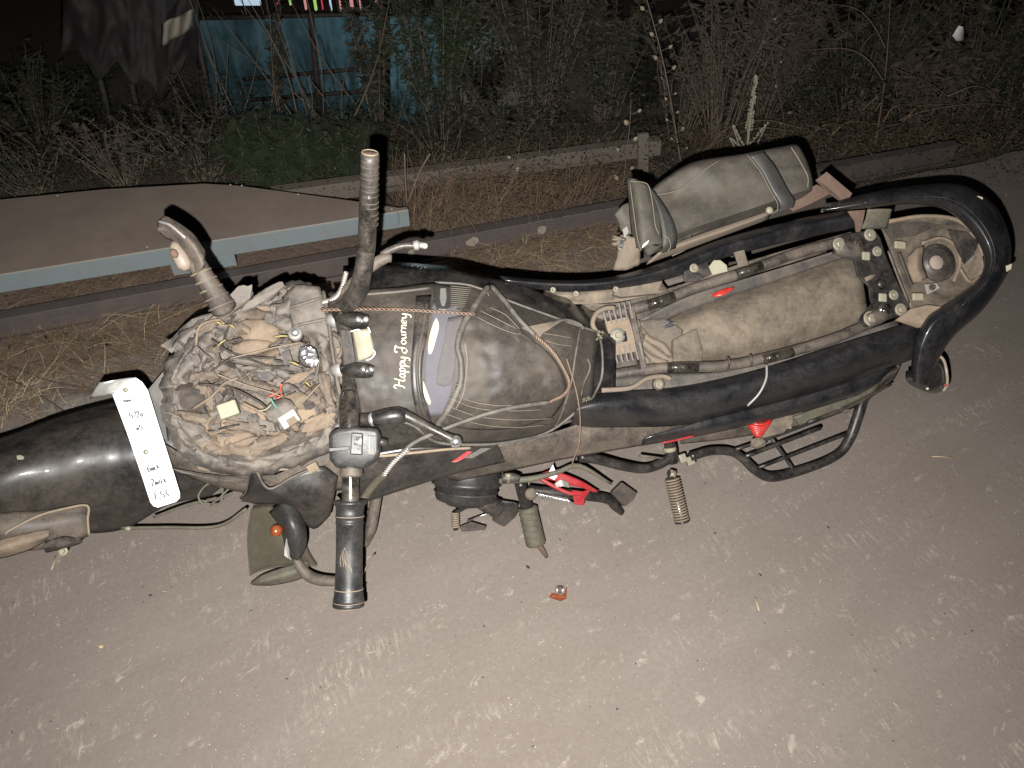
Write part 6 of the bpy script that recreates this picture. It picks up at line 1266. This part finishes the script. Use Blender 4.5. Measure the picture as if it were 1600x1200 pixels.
build('zip_slider', prism([(973, 358, H0 + .02), (980, 352, H0 + .02), (983, 362, H0 + .02), (976, 372, H0 + .02)], .004), 'silver_paint', sb, smooth=False, bevel=.001)
build('torn_tuft', join(*[tube([(978, 374, H0 + .01), (958 + rnd.uniform(-4, 8), 376 + rnd.uniform(-8, 8), H0 + .015)], .002, 4, 2) for _ in range(7)]), 'tan_cloth', sb)
build('white_tear', prism([(1005, 382, H0 + .034), (1014, 375, H0 + .036), (1012, 380, H0 + .036), (1003, 388, H0 + .034)], .001), 'white_plate', sb, smooth=False)
build('bag_stud', disc_stack(V(1203, 328, H0 + .02), bu, [(-.006, .009), (.0, .009), (.004, .005)], 10), 'cream_dull', sb)
P_('rust_bracket', prism([(1276, 280, -.2), (1292, 268, -.19), (1332, 302, -.17), (1322, 318, -.17), (1296, 300, -.18)], .008), 'rust', smooth=False, bevel=.001)
P_('rust_bracket', prism([(1226, 318, -.21), (1276, 288, -.2), (1302, 300, -.2), (1268, 318, -.2), (1240, 330, -.21)], .006), 'rust', smooth=False, bevel=.001)

# ================================================================== small litter on the road
fg = thing('bulb_fragment', 'small broken bulb holder with amber glass lying on the road below the footrest', 'debris', G(872, 924, .004))
build('amber_glass', prism([(858, 932, .012), (862, 926, .012), (878, 930, .014), (886, 916, .012), (885, 934, .010), (876, 938, .010)], .004, G, -Z), 'orange_lens', fg, smooth=False)
build('metal_cap', lathe(G(868, 922, .014), G(882, 922, .014), [(0, .009), (.3, .0095), (.32, .007), (.6, .007), (.62, .0095), (1, .009)], 14), 'steel_chain', fg)
build('cap_band', lathe(G(871, 921, .0142), G(879, 921, .0142), [(0, .0098), (1, .0098)], 14), 'post_dark', fg)
for k, (x, y, s_, m_) in enumerate(((825, 886, 4, 'mud_dark'), (1117, 833, 3, 'mud_dark'), (1188, 898, 3, 'switch_grey'), (1294, 824, 3, 'mud_dark'), (875, 843, 2, 'mud_dark'), (158, 1010, 4, 'straw_pale'), (235, 930, 3, 'post_dark'))):
    c = G(x, y, .006); o = build('road_chip', (lambda n=6: disc_stack(c, Z + Vector((.5, .3, 0)), [(0, px(s_, c)), (.001, px(s_ * .8, c)), (.002, px(s_ * .2, c))], 5))(), m_, smooth=False)
    tag(o, ['dark torn scrap left of the footrest tip', 'dark stone chip right of the ribbed footrest', 'bluish grey chip in the middle of the road', 'small dark chip below the guard rail', 'tiny dark speck right of the front footrest', 'pale chip near the lower left corner', 'small black chip at the left below the wreck'][k], 'chip', 'small chips on the road')
for k, pts in enumerate(([(1456, 713), (1472, 713), (1490, 715)], [(1180, 932), (1184, 946), (1186, 954)], [(88, 868), (84, 880), (80, 890)])):
    c = [G(x, y, .008) for x, y in pts]; o = build('straw_piece', ribbon(c, lambda t, u: .0018, Z), 'straw_pale', solid=.001)
    tag(o, ['pale straw on the road right of the guard rail', 'pale straw on the road below the middle', 'yellowish straw under the front fender bracket'][k], 'straw', 'single straws on the road')
